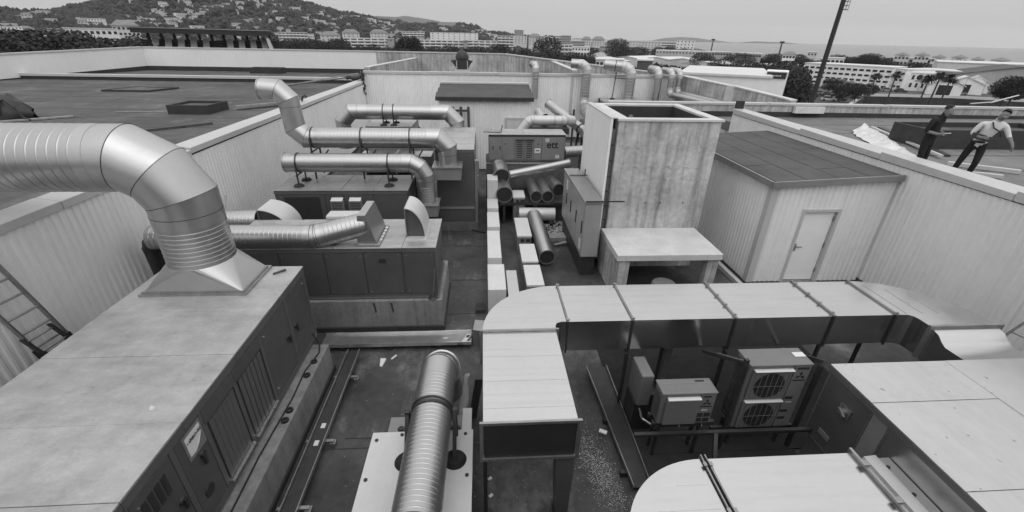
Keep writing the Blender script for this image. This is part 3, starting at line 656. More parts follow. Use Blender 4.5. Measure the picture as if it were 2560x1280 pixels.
part('stick', M['wood'], t, lambda b: b.bar((-5.9,9.4,1.9),(-6.95,11.6,1.93),.05,.03)); 

# ---- fourth unit (dark, tall) with S duct
t = thing('air_handling_unit', 'tall dark cabinet-like air handling unit with flat grey top, centre of the trench', 'ventilation unit', (-.9, 15, 0))
boxp('body', M['ahu_side'], t, -1.50, -.30, 13.6, 17.2, .30, 2.72)
unit_front(t, 13.6, -1.5, -.3, .3, 2.72, ((-1.48,-.32),))
tops(t, [-1.52, -.28], 13.6, 17.2, 2.73)
boxp('rail', M['ahu_grey'], t, -1.5, -.3, 13.54, 13.575, .78, .85)
for y in (14.0, 15.2, 16.4): boxp('panel', M['ahu_grey'], t, -.299, -.28, y, y+1.0, .5, 2.5)
part('switch_gear', M['steel'], t, lambda b: (b.box(-.28,-.14,13.66,13.9,2.0,2.35), b.box(-.28,-.17,13.7,13.86,1.5,1.85), b.box(-.28,-.2,13.62,13.68,.2,2.0)))
boxp('plinth', M['concrete_dark'], t, -1.6, -.2, 13.55, 17.3, 0, .295)
t = thing('duct_hood_box', 'grey sheet metal box under the bent duct end on the tall dark unit', 'box', (-1.1, 13.2, 2))
boxp('box', M['ahu_grey'], t, -1.50, -.68, 12.82, 13.57, 1.98, 2.34); boxp('flange', M['steel'], t, -1.54, -.64, 12.78, 13.58, 2.341, 2.375)
t = thing('round_duct', 'S-shaped spiral duct rising over the left wall with its mouth above the coping', 'duct', (-3.5, 13.2, 2.4))
duct(t, [(-6.15,13.2,4.48), (-5.46,13.2,4.42), (-5.40,13.2,3.15), (-1.08,13.2,3.15), (-1.08,13.2,2.36)], .285, .47, 2, .095, .0045, collar=.12, open0=True, plain=(0,1,3))
for x in (-4.95, -3.55, -2.15):
    band(t, (x,13.2,3.15), (1,0,0), .285)
    part('bracket', M['steel_dark'], t, lambda b: (b.bar((x,12.86,2.0),(x,12.86,3.2),.04), b.bar((x,13.54,2.0),(x,13.54,3.1),.04), b.bar((x,12.8,2.80),(x,13.6,2.80),.035), b.bar((x,12.86,2.3),(x+.3,13.4,2.75),.03)))
t = thing('square_duct_run', 'pale square duct lying behind the horizontal spiral ducts', 'duct', (-3, 15, 1))
boxp('section', M['galv_top'], t, -4.2, -2.95, 14.6, 15.4, 1.7, 2.25); boxp('section', M['galv_top'], t, -2.94, -1.75, 14.6, 15.4, 1.7, 2.25); boxp('flange', M['steel'], t, -2.98, -2.91, 14.56, 15.44, 1.66, 2.29)
boxp('stand', M['steel_dark'], t, -4.0, -1.9, 14.8, 15.2, 0, 1.659)
# ---- upper U duct on its own unit
t = thing('air_handling_unit', 'low grey air handling unit far left, carrying the U-shaped duct', 'ventilation unit', (-3.6, 17.6, 0))
boxp('body', M['ahu_grey'], t, -4.4, -2.7, 17.0, 19.0, .4, 2.78); tops(t, [-4.42,-3.5,-2.68], 17.0, 19.0, 2.79)
unit_front(t, 17.0, -4.4, -2.7, .4, 2.78, ((-4.38,-3.5),(-3.5,-2.72)), 'ahu_grey')
part('pipework', M['steel_dark'], t, lambda b: [b.cyl((-2.66,17.1+.25*k,2.4),(-2.5,17.1+.25*k,2.6),.07) for k in range(4)])
t = thing('round_duct', 'U-shaped pale duct turned down at both ends on the far left unit', 'duct', (-3.2, 17.4, 2.8))
duct(t, [(-5.32,17.4,1.9), (-5.32,17.4,3.25), (-1.0,17.4,3.25), (-1.0,17.4,2.4)], .275, .62, 2, .10, .0045, collar=.35, ms='galv_smooth')
for x in (-3.75, -3.37):
    band(t, (x,17.4,3.25), (1,0,0), .275)
    part('bracket', M['steel_dark'], t, lambda b: (b.bar((x,17.12,2.8),(x,17.12,3.2),.04), b.bar((x,17.68,2.8),(x,17.68,3.2),.04)))
    pads(t, ((x,17.12),(x,17.68)), 2.80, .14)
t = thing('wooden_pallet', 'dark wooden pallet standing against the far shed wall', 'pallet', (-1.05, 20.6, 1.9))
for x in (-1.42, -1.06, -.72): boxp('slat', M['wood_dark'], t, x, x+.12, 20.7, 20.74, 1.6, 3.0)
for z in (1.8, 2.78): boxp('rail', M['wood_dark'], t, -1.40, -.62, 20.741, 20.8, z, z+.09)
part('support', M['steel_dark'], t, lambda b: b.box(-1.5,-.5,20.6,20.95,0,1.59))

# ---- unit with logo
t = thing('air_handling_unit', 'grey unit with a dark lowercase logo, two louvres and a white label, far centre', 'ventilation unit', (1.6, 16.5, 1.6))
UX0, UX1, UY, UZ0, UZ1 = .20, 3.02, 16.0, 1.76, 2.72
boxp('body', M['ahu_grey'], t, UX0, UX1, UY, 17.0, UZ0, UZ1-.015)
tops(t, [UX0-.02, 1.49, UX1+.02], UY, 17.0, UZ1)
boxp('top_rail', M['steel_dark'], t, UX0, UX1, UY-.03, UY-.001, UZ1-.07, UZ1-.015)
for (a, c) in ((.23,.68),(.70,1.12),(1.14,1.50),(1.52,1.86),(1.88,2.14)): boxp('panel', M['ahu_grey'], t, a, c, UY-.018, UY-.001, UZ0+.04, UZ1-.09)
dp = boxp('door', M['ahu_grey'], t, 2.17, 2.98, UY-.03, UY-.001, UZ0+.04, UZ1-.10, bevel=.006)
label3d('ett', 'logo', M['ink'], dp, (2.33, UY-.032, UZ1-.48), (1,0,0), (0,0,1), .37, .001, .010)
for (x, z) in ((2.28, UZ1-.26), (2.68, UZ0+.10)): part('label_strip', M['white'], dp, lambda b: [b.box(x+.05*k,x+.05*k+.038,UY-.033,UY-.031,z,z+.13) for k in range(3)])
for x in (1.19, 1.55):
    lv = boxp('louvre_frame', M['steel'], t, x, x+.28, UY-.06, UY-.019, UZ0+.10, UZ0+.74)
    for k in range(9): boxp('louvre_slat', M['steel_dark'], lv, x+.03, x+.25, UY-.068, UY-.061, UZ0+.13+.066*k, UZ0+.165+.066*k)
    boxp('louvre_hood', M['steel_dark'], lv, x-.01, x+.29, UY-.12, UY-.02, UZ0+.745, UZ0+.79)
lb = boxp('label_plate', M['paper'], t, 1.89, 2.11, UY-.024, UY-.019, UZ0+.30, UZ0+.46); boxp('label_print', M['ink'], lb, 1.93, 2.07, UY-.026, UY-.0245, UZ0+.36, UZ0+.40)
for x in (.34, .60): boxp('handle', M['black'], t, x, x+.03, UY-.035, UY-.019, UZ0+.42, UZ0+.55)
part('bolt_head', M['black'], t, lambda b: [b.cyl((x,UY-.03,z),(x,UY-.018,z),.025,n=10) for x, z in ((.8,UZ0+.62),(2.02,UZ0+.62))])
boxp('plinth_frame', M['steel_dark'], t, UX0-.08, UX1+.1, UY-.1, 17.1, UZ0-.06, UZ0-.002)
boxp('foot_rail', M['lite'], t, UX0-.1, UX1+.1, UY-.16, UY-.105, UZ0-.09, UZ0-.03)
boxp('plinth', M['concrete_dark'], t, UX0-.1, UX1+.2, UY-.12, 17.2, 0, UZ0-.065)
t = thing('loose_board', 'thin loose plate lying on the left end of the unit with the logo', 'plate', (.2, 16.6, UZ1))
part('plate', M['steel'], t, lambda b: b.hexa([(.0,16.25,UZ1+.02),(.65,16.2,UZ1+.02),(.7,16.7,UZ1+.02),(.05,16.75,UZ1+.02)],[(.0,16.25,UZ1+.05),(.65,16.2,UZ1+.05),(.7,16.7,UZ1+.05),(.05,16.75,UZ1+.05)]))
part('lath', M['steel_dark'], t, lambda b: b.bar((.66,16.3,UZ1+.06),(.72,16.55,UZ1+.22),.03))
t = thing('round_duct', 'white bent duct lying behind the unit with the logo', 'duct', (2.4, 17.8, 2.7))
duct(t, [(1.5,17.8,2.45), (1.85,17.8,2.92), (3.2,17.8,2.92), (3.75,18.6,2.80), (3.6,19.8,2.70)], .19, .34, 2, plain=(0,1,2,3,4), ms='white_duct')
band(t, (2.85,17.8,2.92), (1,0,0), .19, .03, 'steel')
boxp('cradle', M['steel_dark'], t, 1.9, 3.4, 17.4, 18.3, 2.45, 2.68); boxp('stand', M['steel_dark'], t, 2.0, 3.3, 17.5, 18.2, 0, 2.448)
t = thing('round_duct', 'dull grey duct sloping down then hooking round to the white elbow at the logo unit', 'duct', (4, 19, 2))
duct(t, [(2.95,20.5,3.22), (3.75,19.6,2.70), (4.35,18.8,2.30), (4.45,17.3,1.85), (3.05,16.6,1.95)], .205, .5, 2, .15, .012, plain=(0,1), ms='galv', open0=True)
for c, d in (((3.75,19.6,2.7),(.8,-.9,-.46)), ((4.2,19.0,2.4),(.6,-.8,-.4))): band(t, c, d, .21, .05, 'steel_dark')
boxp('stand', M['steel_dark'], t, 4.1, 4.6, 17.2, 18.4, 0, 1.6)
t = thing('round_duct', 'narrow white duct dropping from the wall pipe to the far bent duct', 'duct', (2.6, 20, 2.5))
duct(t, [(2.75,22.6,2.55), (2.66,20.6,2.60), (2.55,18.2,2.95)], .165, .3, 2, .16, .012, ms='white_duct', mt='white_duct')
"""standing pipes on the far wall"""
def standing(label, x, r, ztop, zbot, y, mouth, pitch=.17, foot=None):
    t = thing('standing_pipe', label, 'pipe', (x, y, zbot), 'bent pipes standing at the far trench wall')
    pts = [mouth, (x, y, ztop), (x, y, zbot)]
    if foot: pts += foot
    duct(t, pts, r, r*1.75, 3, pitch, .007, collar=.06, open0=True, ms='white_duct', n=28)
    return t
standing('slim standing pipe right of the far shed, its black mouth turned away', 3.2, .185, 4.42, 2.45, 28.1, (3.05, 29.0, 4.40))
standing('thick standing pipe bent to the left above the far trench wall', 6.28, .265, 4.47, 2.2, 28.0, (5.35, 28.25, 4.50), foot=[(6.15,27.0,1.9), (6.1,24.5,1.85)])
t = standing('thickest standing pipe with a long arm bent left and a stay rod', 8.98, .30, 4.34, 2.55, 27.9, (7.45, 28.5, 4.46))
part('stay_rod', M['steel_dark'], t, lambda b: (b.bar((7.95,27.8,2.55),(8.1,28.0,4.1),.05), b.bar((8.0,27.9,3.75),(8.7,27.9,3.72),.04))); band(t, (8.1,28.25,4.41), (1,-.39,-.08), .30, .05)
standing('fourth standing pipe, left neighbour of the twin pipes', 10.72, .215, 4.22, 2.4, 27.9, (10.5, 28.9, 4.24))
standing('left one of the twin standing pipes, running on along the concrete wall', 11.42, .18, 4.18, 2.9, 27.6, (11.2, 28.6, 4.20), foot=[(12.9,23.5,2.72)])
standing('right one of the twin standing pipes, running on along the concrete wall', 11.95, .18, 4.18, 2.95, 27.7, (11.75, 28.7, 4.20), foot=[(13.35,23.3,2.78)])
t = thing('air_handling_unit', 'dark flat-topped unit at the foot of the thickest standing pipe', 'ventilation unit', (8.6, 27, 1.8))
boxp('body', M['ahu_side'], t, 7.2, 9.7, 26.6, 28.2, .5, 2.5); boxp('top_sheet', M['ahu_top'], t, 7.15, 9.75, 26.55, 28.25, 2.502, 2.56); boxp('step_box', M['ahu_grey'], t, 8.0, 9.7, 26.0, 26.598, .5, 2.3)
boxp('stand', M['steel_dark'], t, 7.3, 9.6, 26.7, 28.1, 0, .498)
pads(t, ((7.95,27.75),), 2.562, .17)
t = thing('round_duct', 'white insulated pipe lying right of the flat-topped far unit', 'duct', (10.3, 26.6, 2.3))
duct(t, [(9.5,26.4,2.42),(12.1,26.2,2.36)], .22, plain=(0,), ms='white_duct'); band(t, (11.3,26.27,2.38), (1,-.08,0), .22, .04); boxp('cradle', M['steel_dark'], t, 9.8, 11.9, 26.1, 26.5, 0, 2.1)
t = thing('rail_stand', 'dark metal rail stand left of the flat-topped far unit', 'stand', (6.9, 25.6, 1))
part('rail', M['steel_dark'], t, lambda b: (b.bar((6.55,25.4,0),(6.55,25.4,2.9),.07), b.bar((6.55,25.4,2.6),(7.4,25.9,2.5),.05), b.bar((6.55,25.4,2.35),(7.4,25.9,2.3),.05)))
t = thing('roof_cowl', 'dark domed roof cowl with side wings behind the far wall', 'cowl', (-1.25, 29.7, 3))
part('dome', M['black'], t, lambda b: b.grid([[(-1.25+.42*cos(a)*cos(e), 29.7+.42*sin(a)*cos(e), 4.62+.45*sin(e)) for a in [2*pi*k/24 for k in range(24)]] for e in [radians(x) for x in (0,15,30,45,60,75,89)]], True, True))
part('neck', M['black'], t, lambda b: b.box(-1.62,-.88,29.35,30.05,4.0,4.62)); part('base', M['slab'], t, lambda b: b.box(-1.7,-.8,29.3,30.1,3.0,4.0))
for s in (-1, 1): part('wing', M['steel_dark'], t, lambda b: b.prism([(-1.25+s*.38,29.5),(-1.25+s*.66,29.5),(-1.25+s*.66,29.53),(-1.25+s*.38,29.53)], 4.1, 4.15) if False else b.add([(-1.25+s*.37,29.4,4.1),(-1.25+s*.37,29.4,4.55),(-1.25+s*.68,29.35,4.5),(-1.25+s*.37,29.46,4.1),(-1.25+s*.37,29.46,4.55),(-1.25+s*.68,29.41,4.5)], [(0,1,2),(3,5,4),(0,3,4,1),(1,4,5,2),(2,5,3,0)]))
part('strut', M['lite'], t, lambda b: (b.bar((-1.58,29.33,4.02),(-1.58,29.33,4.5),.05), b.bar((-.92,29.33,4.02),(-.92,29.33,4.5),.05)))

# ================================================================== FLAT RECTANGULAR DUCTS, RIGHT FOREGROUND
def arc(cx, cy, rx, ry, a0, a1, n=16): return [(cx+rx*cos(a0+(a1-a0)*i/n), cy+ry*sin(a0+(a1-a0)*i/n)) for i in range(n+1)]
t = thing('flat_duct', 'wide pale rectangular duct running right, its left end turned towards the camera', 'duct', (1, 5.6, 1.3))
Z0, Z1 = 1.32, 1.90
def gbox(name, *a): return boxp(name, M['galv_top'], t, *a, bevel=.006)
gbox('straight_section', -.04, 1.08, 3.60, 5.32, Z0, Z1)
ys = [3.60, 3.82, 4.05, 4.28, 4.52, 4.76, 5.0, 5.32]
for k in range(7): boxp('top_strip', M['galv_top'], t, -.035, 1.075, ys[k]+.001, ys[k+1]-.001, Z1+.001, Z1+.004+.001*(k % 2))
part('bend', M['galv_top'], t, lambda b: b.prism([(1.08,5.36), (1.09,5.46), (1.12,5.53), (1.20,5.56), (1.28,5.56), (1.28,6.66)]+arc(1.28,5.36,1.32,1.30,pi/2,pi)[1:], Z0, Z1+.003))
xs = [1.30, 2.35, 4.05, 5.72, 6.80]
for k in range(4): gbox('straight_section', xs[k]+.012, xs[k+1]-.012, 5.56, 6.66, Z0+.002*(k % 2), Z1+.002*(k % 2))
for k, x in enumerate(xs):
    def fl(b):
        for s in (-.014, .002):
            b.box(x+s, x+s+.012, 5.53, 6.69, Z1+.004, Z1+.030)
        for y in ((5.6,5.9,6.2,6.55) if k in (2,3) else (5.55,6.62)): b.box(x-.028, x+.028, y, y+.035, Z1+.031, Z1+.048)
    part('flange', M['steel'], t, fl)
    for yy in (5.53, 6.662): part('flange_edge', M['steel_dark'], t, lambda b: b.box(x-.014, x+.014, yy, yy+.028, Z0-.02, Z1+.0035))
part('flange', M['steel'], t, lambda b: (b.box(-.08,1.12,5.325,5.352,Z1-.02,Z1+.04), b.box(-.085,-.041,5.325,5.352,Z0-.04,Z1-.021), b.box(1.081,1.12,5.325,5.352,Z0-.04,Z1-.021)))
part('flange', M['steel'], t, lambda b: (b.box(-.08,1.12,3.565,3.597,Z1-.005,Z1+.035), b.box(-.08,1.12,3.565,3.597,Z0-.03,Z0+.01), b.box(-.08,-.042,3.565,3.597,Z0+.011,Z1-.006), b.box(1.082,1.12,3.565,3.597,Z0+.011,Z1-.006)))
boxp('dark_opening', M['black'], t, -.03, 1.07, 3.588, 3.597, Z0+.012, Z1-.006)
part('bend', M['galv_top'], t, lambda b: b.prism([(6.82,5.56),(7.0,5.55),(7.06,5.50),(7.08,5.42),(7.08,5.22),(8.22,5.22)]+arc(6.82,5.22,1.40,1.44,0,pi/2)[1:], Z0+.002, Z1+.003))
for k in range(3): boxp('stiffener', M['galv_top'], t, 7.0+.28*k, 7.03+.28*k, 5.6, 6.5-.16*k, Z1+.004, Z1+.010)
part('flange', M['steel'], t, lambda b: b.box(7.02,8.28,5.17,5.215,Z0,Z1+.045))
part('sloped_offset', M['galv_top'], t, lambda b: b.grid([[(7.08,y,z),(8.2,y,z)] for y,z in ((5.165,1.88),(5.06,1.85),(4.98,1.78),(4.90,1.735),(4.70,1.73),(4.56,1.75))], True))
part('offset_side', M['galv_top'], t, lambda b: (b.add([(7.08,5.165,1.88),(7.08,5.06,1.85),(7.08,4.98,1.78),(7.08,4.90,1.735),(7.08,4.56,1.74),(7.08,4.56,1.2),(7.08,5.165,1.3)],[(0,1,2,3,4,5,6)])))
def leg(x, y, z0=0, z1=1.318, wd=.05):
    return part('leg', M['steel_dark'], t, lambda b: (b.box(x-wd/2,x+wd/2,y-wd/2,y+wd/2,z0+.012,z1), b.box(x-.09,x+.09,y-.09,y+.09,z0,z0+.011)))
for x, y in ((-.02,3.72),(1.16,5.45),(.0,5.3),(2.36,5.6),(4.06,5.6),(5.73,5.62),(6.9,6.0)): leg(x, y)
part('leg', M['ahu_frame'], t, lambda b: (b.hexa([(.93,3.64,.012),(1.09,3.64,.012),(1.09,3.86,.012),(.93,3.86,.012)],[(.86,3.62,Z0-.055),(1.10,3.62,Z0-.055),(1.10,3.88,Z0-.055),(.86,3.88,Z0-.055)]), ))
part('foot_plate', M['steel_dark'], t, lambda b: b.box(.90,1.14,3.58,3.9,0,.011))
part('cross_rail', M['steel_dark'], t, lambda b: (b.box(-.08,1.16,3.70,3.74,Z0-.05,Z0-.032), b.box(2.3,2.34,5.5,6.7,Z0-.06,Z0-.045), b.box(4.0,4.04,5.5,6.7,Z0-.06,Z0-.045)))
part('slotted_rail', M['steel_dark'], t, lambda b: [b.box(1.135,1.145,5.47,5.50,.25+.09*k,.30+.09*k) for k in range(11)])

t = thing('air_handling_unit', 'big pale plant housing cut off by the right edge of the photo', 'ventilation unit', (6.8, 3, 0))
BX, BY, BZ = 4.97, 4.54, 1.78
boxp('body', M['galv_box'], t, BX, 9.4, .9, BY, .5, BZ-.012)
for (x0,x1,y0,y1) in ((BX-.02,6.70,3.82,BY+.02),(6.705,9.4,3.2,BY+.02),(BX-.02,6.70,2.6,3.812),(6.705,9.4,.9,3.195),(BX-.02,6.70,.9,2.592)):
    boxp('top_sheet', M['galv_box'], t, x0, x1, y0, y1, BZ-.011, BZ+.004+.003*((x0 > 5)+(y0 > 3)), bevel=.004)
boxp('edge_rail', M['ahu_frame'], t, BX-.028, BX-.001, .9, BY, BZ-.10, BZ-.013)
for y0, y1, mm in ((3.78,4.5,'ahu_side'),(3.52,3.74,'ahu_grey'),(1.0,3.48,'galv_smooth')): boxp('panel', M[mm], t, BX-.016, BX-.001, y0, y1, .55, BZ-.11)
for y in (3.50, 3.76): boxp('joint_strip', M['steel'], t, BX-.024, BX-.017, y-.008, y+.008, .55, BZ-.11)
part('isolator_switch', M['steel'], t, lambda b: (b.box(BX-.04,BX-.017,3.98,4.16,1.28,1.44), b.cyl((BX-.08,4.07,1.36),(BX-.041,4.07,1.36),.05,.05,14), b.bar((BX-.09,4.0,1.33),(BX-.09,4.12,1.40),.03)))
part('small_plate', M['ahu_grey'], t, lambda b: b.box(BX-.03,BX-.017,4.1,4.3,.72,.80))
boxp('plinth', M['concrete_dark'], t, BX+.05, 9.4, .9, BY-.05, 0, .498)
tag(MB().hexa([(4.60,3.98,.012),(4.78,3.98,.012),(4.78,4.16,.012),(4.60,4.16,.012)],[(4.60,3.98,.02),(4.78,3.98,.02),(4.78,4.16,.02),(4.60,4.16,.02)]).build('paper_sheet', M['paper']), 'white sheet of paper on the dark floor beside the pale housing', 'paper')

t = thing('flat_duct', 'flat pale duct with a rounded left end at the bottom edge of the photo', 'duct', (3, 2.6, .9))
C0, C1 = 1.0, 1.5
part('bend', M['galv_top'], t, lambda b: b.prism([(2.50,1.2),(2.50,3.325)]+arc(2.50,2.35,1.10,.975,pi/2,pi,20)[1:]+[(1.40,1.2)], C0, C1))
for k, y in enumerate((1.9, 2.35, 2.72, 3.0)): boxp('bend_rib', M['galv_top'], t, 1.55+.06*k*k, 2.46, y, y+.012, C1+.0005, C1+.005)
boxp('straight_section', M['galv_top'], t, 2.60, 4.36, 1.2, 3.325, C0, C1+.002, bevel=.006)
def fl(b):
    for x in (2.515, 2.565): b.box(x, x+.014, 1.2, 3.36, C1+.003, C1+.034); b.box(x, x+.014, 3.328, 3.36, C0, C1+.002)
    for y in (1.5, 2.05, 2.65, 3.2): b.box(2.495, 2.53, y, y+.05, C1+.035, C1+.05); b.box(2.56, 2.60, y, y+.05, C1+.035, C1+.05)
part('flange', M['steel'], t, fl)
part('flange', M['steel'], t, lambda b: (b.box(4.365,4.40,1.2,3.36,C1-.02,C1+.045), [b.box(4.34,4.42,y,y+.07,C1+.046,C1+.07) for y in (1.6,2.1,2.65,3.1)]))
part('connector', M['galv_smooth'], t, lambda b: b.grid([[(x,1.2,z),(x,3.34,z)] for x,z in ((4.40,1.50),(4.42,1.44),(4.58,1.36),(4.60,1.40),(4.74,1.42),(4.76,1.36),(4.94,1.36))][::-1], False))
part('connector_end', M['galv_smooth'], t, lambda b: b.box(4.41,4.94,3.28,3.335,1.0,1.355))
part('screw', M['black'], t, lambda b: [b.cyl((4.80,3.2-.35*k,1.36),(4.80,3.2-.35*k,1.39),.022,n=8) for k in range(6)])
for x, y in ((2.55,3.2),(2.55,1.5),(4.3,3.2),(4.3,1.5)): leg(x, y, 0, C0-.002)

# ---- outdoor condensers
def three_diamonds(p, x, y, z, s, mt):
    def f(b):
        for an in (90, 210, 330):
            a = radians(an); d = V((cos(a),0,sin(a))); e = V((-sin(a),0,cos(a))); c = V((x,y,z))
            q = [c, c+d*s*.5+e*s*.29, c+d*s, c+d*s*.5-e*s*.29]; b.add([tuple(v) for v in q], [(0,3,2,1)])
        b.box(x-s*1.15, x+s*1.15, y, y+.001, z-s*1.15, z-s*.85)
    return part('maker_mark', mt, p, f)
t = thing('air_conditioner', 'small single condenser with a flat square front cover under the flat duct', 'air conditioner', (2.95, 4.65, .75))
X0, X1, Y0, Y1, q0, q1 = 2.55, 3.355, 4.50, 4.79, .74, 1.357
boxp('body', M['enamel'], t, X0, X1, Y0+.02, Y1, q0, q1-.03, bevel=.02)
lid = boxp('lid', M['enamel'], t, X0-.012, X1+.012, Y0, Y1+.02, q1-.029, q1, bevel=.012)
part('lid_groove', M['steel'], lid, lambda b: (b.box(X0,X1,Y0+.10,Y0+.104,q1+.0005,q1+.003), b.box(X0,X1,Y0+.2,Y0+.204,q1+.0005,q1+.003)))
boxp('print', M['ink'], lid, X1-.24, X1-.10, Y1-.06, Y1-.02, q1+.0005, q1+.0015)
boxp('fan_cover', M['enamel'], t, X0+.06, X1-.235, Y0-.03, Y0+.019, q0+.02, q1-.11, bevel=.02)
boxp('cover_lip', M['paper'], t, X0+.07, X1-.24, Y0-.05, Y0+.019, q1-.10, q1-.075, bevel=.008)
boxp('control_cover', M['ahu_grey'], t, X1-.22, X1-.01, Y0+.004, Y0+.019, q0+.02, q1-.04)
three_diamonds(t, X1-.125, Y0, q1-.19, .075, M['ink'])
boxp('caution_plate', M['ink'], t, X1-.19, X1-.08, Y0, Y0+.003, q1-.09, q1-.06); boxp('white_strip', M['paper'], t, X1-.18, X1-.09, Y0, Y0+.003, q1-.345, q1-.335)
for k in range(4): boxp('data_label', M['ink'], t, X1-.24+.115*(k % 2), X1-.14+.115*(k % 2), Y0, Y0+.003, q0+.04+.10*(k//2), q0+.12+.10*(k//2))
boxp('grille', M['ahu_side'], t, X0-.004, X0-.001, Y0+.06, Y1-.03, q0+.06, q1-.10)
boxp('base_rail', M['steel_dark'], t, X0-.05, X1+.1, Y0+.03, Y0+.09, q0-.08, q0-.002); boxp('base_rail', M['steel_dark'], t, X0-.05, X1+.1, Y1-.09, Y1-.03, q0-.08, q0-.002)
for x in (X0+.06, X1-.1):
    for y in (Y0+.06, Y1-.06): boxp('leg', M['steel_dark'], t, x-.02, x+.02, y-.02, y+.02, 0, q0-.082)
part('foot_bolt', M['lite'], t, lambda b: (b.cyl((X0+.35,Y0+.01,q0-.06),(X0+.35,Y0+.01,q0-.02),.012), b.cyl((X1-.1,Y0+.01,q0-.06),(X1-.1,Y0+.01,q0-.02),.012)))
t = thing('air_conditioner', 'tall twin-fan condenser behind a dark slotted frame', 'air conditioner', (4.45, 4.95, .5))
X0, X1, Y0, Y1, q0, q1 = 3.86, 4.80, 4.66, 5.02, .42, 1.70
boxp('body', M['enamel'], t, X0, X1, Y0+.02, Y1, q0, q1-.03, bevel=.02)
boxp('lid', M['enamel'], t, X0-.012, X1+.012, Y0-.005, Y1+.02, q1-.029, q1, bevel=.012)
for k in range(2):
    za = q0+.03+.60*k; zb = za+.57; cz = (za+zb)/2-.01; cx = X0+.35; r = .235
    fp = part('fan_guard', M['enamel'], t, lambda b: b.box(X0+.05,X0+.66,Y0-.02,Y0+.019,za,zb-.02), .03)
    part('fan_well', M['black'], fp, lambda b: b.cyl((cx,Y0-.0205,cz),(cx,Y0-.0235,cz),r,r,36))
    part('fan_blade', M['steel_dark'], fp, lambda b: [b.add([(cx+.05*cos(a),Y0-.026,cz+.05*sin(a)),(cx+r*.9*cos(a),Y0-.026,cz+r*.9*sin(a)),(cx+r*.9*cos(a+.9),Y0-.03,cz+r*.9*sin(a+.9)),(cx+.05*cos(a+.9),Y0-.03,cz+.05*sin(a+.9))],[(0,1,2,3)]) for a in (0.3,2.4,4.5)])
    part('guard_wire', M['enamel'], fp, lambda b: ([b.box(X0+.10+.085*i-.004,X0+.10+.085*i+.004,Y0-.036,Y0-.030,za+.04,zb-.07) for i in range(7)], b.box(X0+.08,X0+.63,Y0-.042,Y0-.037,cz-.003,cz+.003)))
    boxp('guard_lip', M['paper'], fp, X0+.06, X0+.66, Y0-.05, Y0+.019, zb-.018, zb-.002, bevel=.006)
boxp('control_cover', M['ahu_grey'], t, X0+.69, X1-.01, Y0+.004, Y0+.019, q0+.02, q1-.04)
three_diamonds(t, X1-.135, Y0, q1-.22, .085, M['ink'])
boxp('caution_plate', M['ink'], t, X1-.22, X1-.04, Y0, Y0+.003, q1-.10, q1-.06); boxp('white_strip', M['paper'], t, X1-.20, X1-.11, Y0, Y0+.003, .95, .962)
for z in (.6, .75, 1.02): boxp('data_label', M['ink'], t, X1-.24, X1-.12, Y0, Y0+.003, z, z+.05)
part('cooling_fin', M['steel_dark'], t, lambda b: [b.box(X0-.02,X0-.002,Y0+.05,Y1-.02,q0+.08+.05*k,q0+.095+.05*k) for k in range(23)])
boxp('base_rail', M['steel_dark'], t, X0-.3, X1+.1, Y0+.03, Y0+.08, q0-.08, q0-.002)
for x in (X0+.05, X1-.08):
    for y in (Y0+.06, Y1-.06): boxp('leg', M['steel_dark'], t, x-.02, x+.02, y-.02, y+.02, 0, q0-.082)
tag(boxp('paper_note', M['paper'], None, 4.62, 4.79, 4.82, 4.92, 1.702, 1.712), 'white folded note lying on top of the twin-fan condenser', 'paper')
t = thing('shade_mat', 'black mat added under and behind the condensers to stand in for floor shade', 'mat', (3.5, 4.7, 0)); boxp('mat', M['mat'], t, 2.36, 6.85, 4.56, 8.3, .010, .03); boxp('mat', M['mat'], t, 2.36, 4.95, 3.42, 4.555, .010, .03)  # added dark sheet, its colour stands in for shade under the ducts
t = thing('steel_frame', 'dark slotted steel frame carrying the flat duct across the condensers', 'frame', (3.7, 4.9, 0))
for (p, q) in (((3.72,4.62,0),(3.72,4.62,1.86)), ((3.62,5.5,1.29),(3.72,4.60,1.80)), ((4.88,4.62,0),(4.88,4.62,1.70)), ((4.98,5.5,1.29),(4.90,4.60,1.78)), ((2.2,4.44,.62),(5.0,4.42,.62)), ((3.45,4.42,.62),(3.30,3.9,.0))):
    part('strut', M['steel_dark'], t, lambda b: b.bar(p, q, .055))
part('slot', M['lite'], t, lambda b: [b.bar(V((3.665,5.2,1.50)).lerp(V((3.705,4.66,1.805)),k/9), V((3.665,5.2,1.50)).lerp(V((3.705,4.66,1.805)),(k+.55)/9), .03, .004) for k in range(9)])
t = thing('air_conditioner', 'narrow condenser seen edge-on in the shadow left of the small condenser', 'air conditioner', (2.6, 5.4, .5))
boxp('body', M['enamel'], t, 2.42, 2.62, 5.0, 5.48, .62, 1.24, bevel=.02); boxp('valve_cover', M['steel_dark'], t, 2.63, 2.74, 5.05, 5.25, .60, .80)
part('pipe', M['lite'], t, lambda b: b.tube([(2.46,4.98,.60),(2.50,4.9,.45),(2.62,4.82,.40),(2.75,4.8,.5)], .018)); part('cable', M['rubber'], t, lambda b: b.tube([(2.70,5.1,.60),(2.74,4.95,.4),(2.66,4.85,.25),(2.80,4.75,.3)], .012))
boxp('stand', M['steel_dark'], t, 2.4, 2.75, 5.05, 5.45, 0, .618)
t = thing('ceiling_post', 'perforated post in the dark behind the small condenser', 'post', (3.35, 5.9, 0))
boxp('post', M['concrete_dark'], t, 3.3, 3.42, 6.1, 6.2, 0, 1.3); part('perforation', M['lite'], t, lambda b: b.box(3.25,3.40,6.085,6.098,.85,.90)); boxp('slotted_rail', M['steel_dark'], t, 3.2, 3.25, 6.1, 6.15, 0, 1.3)
t = thing('cable_tray', 'flat metal cable tray on the floor left of the condensers', 'cable tray', (2.1, 5, 0))
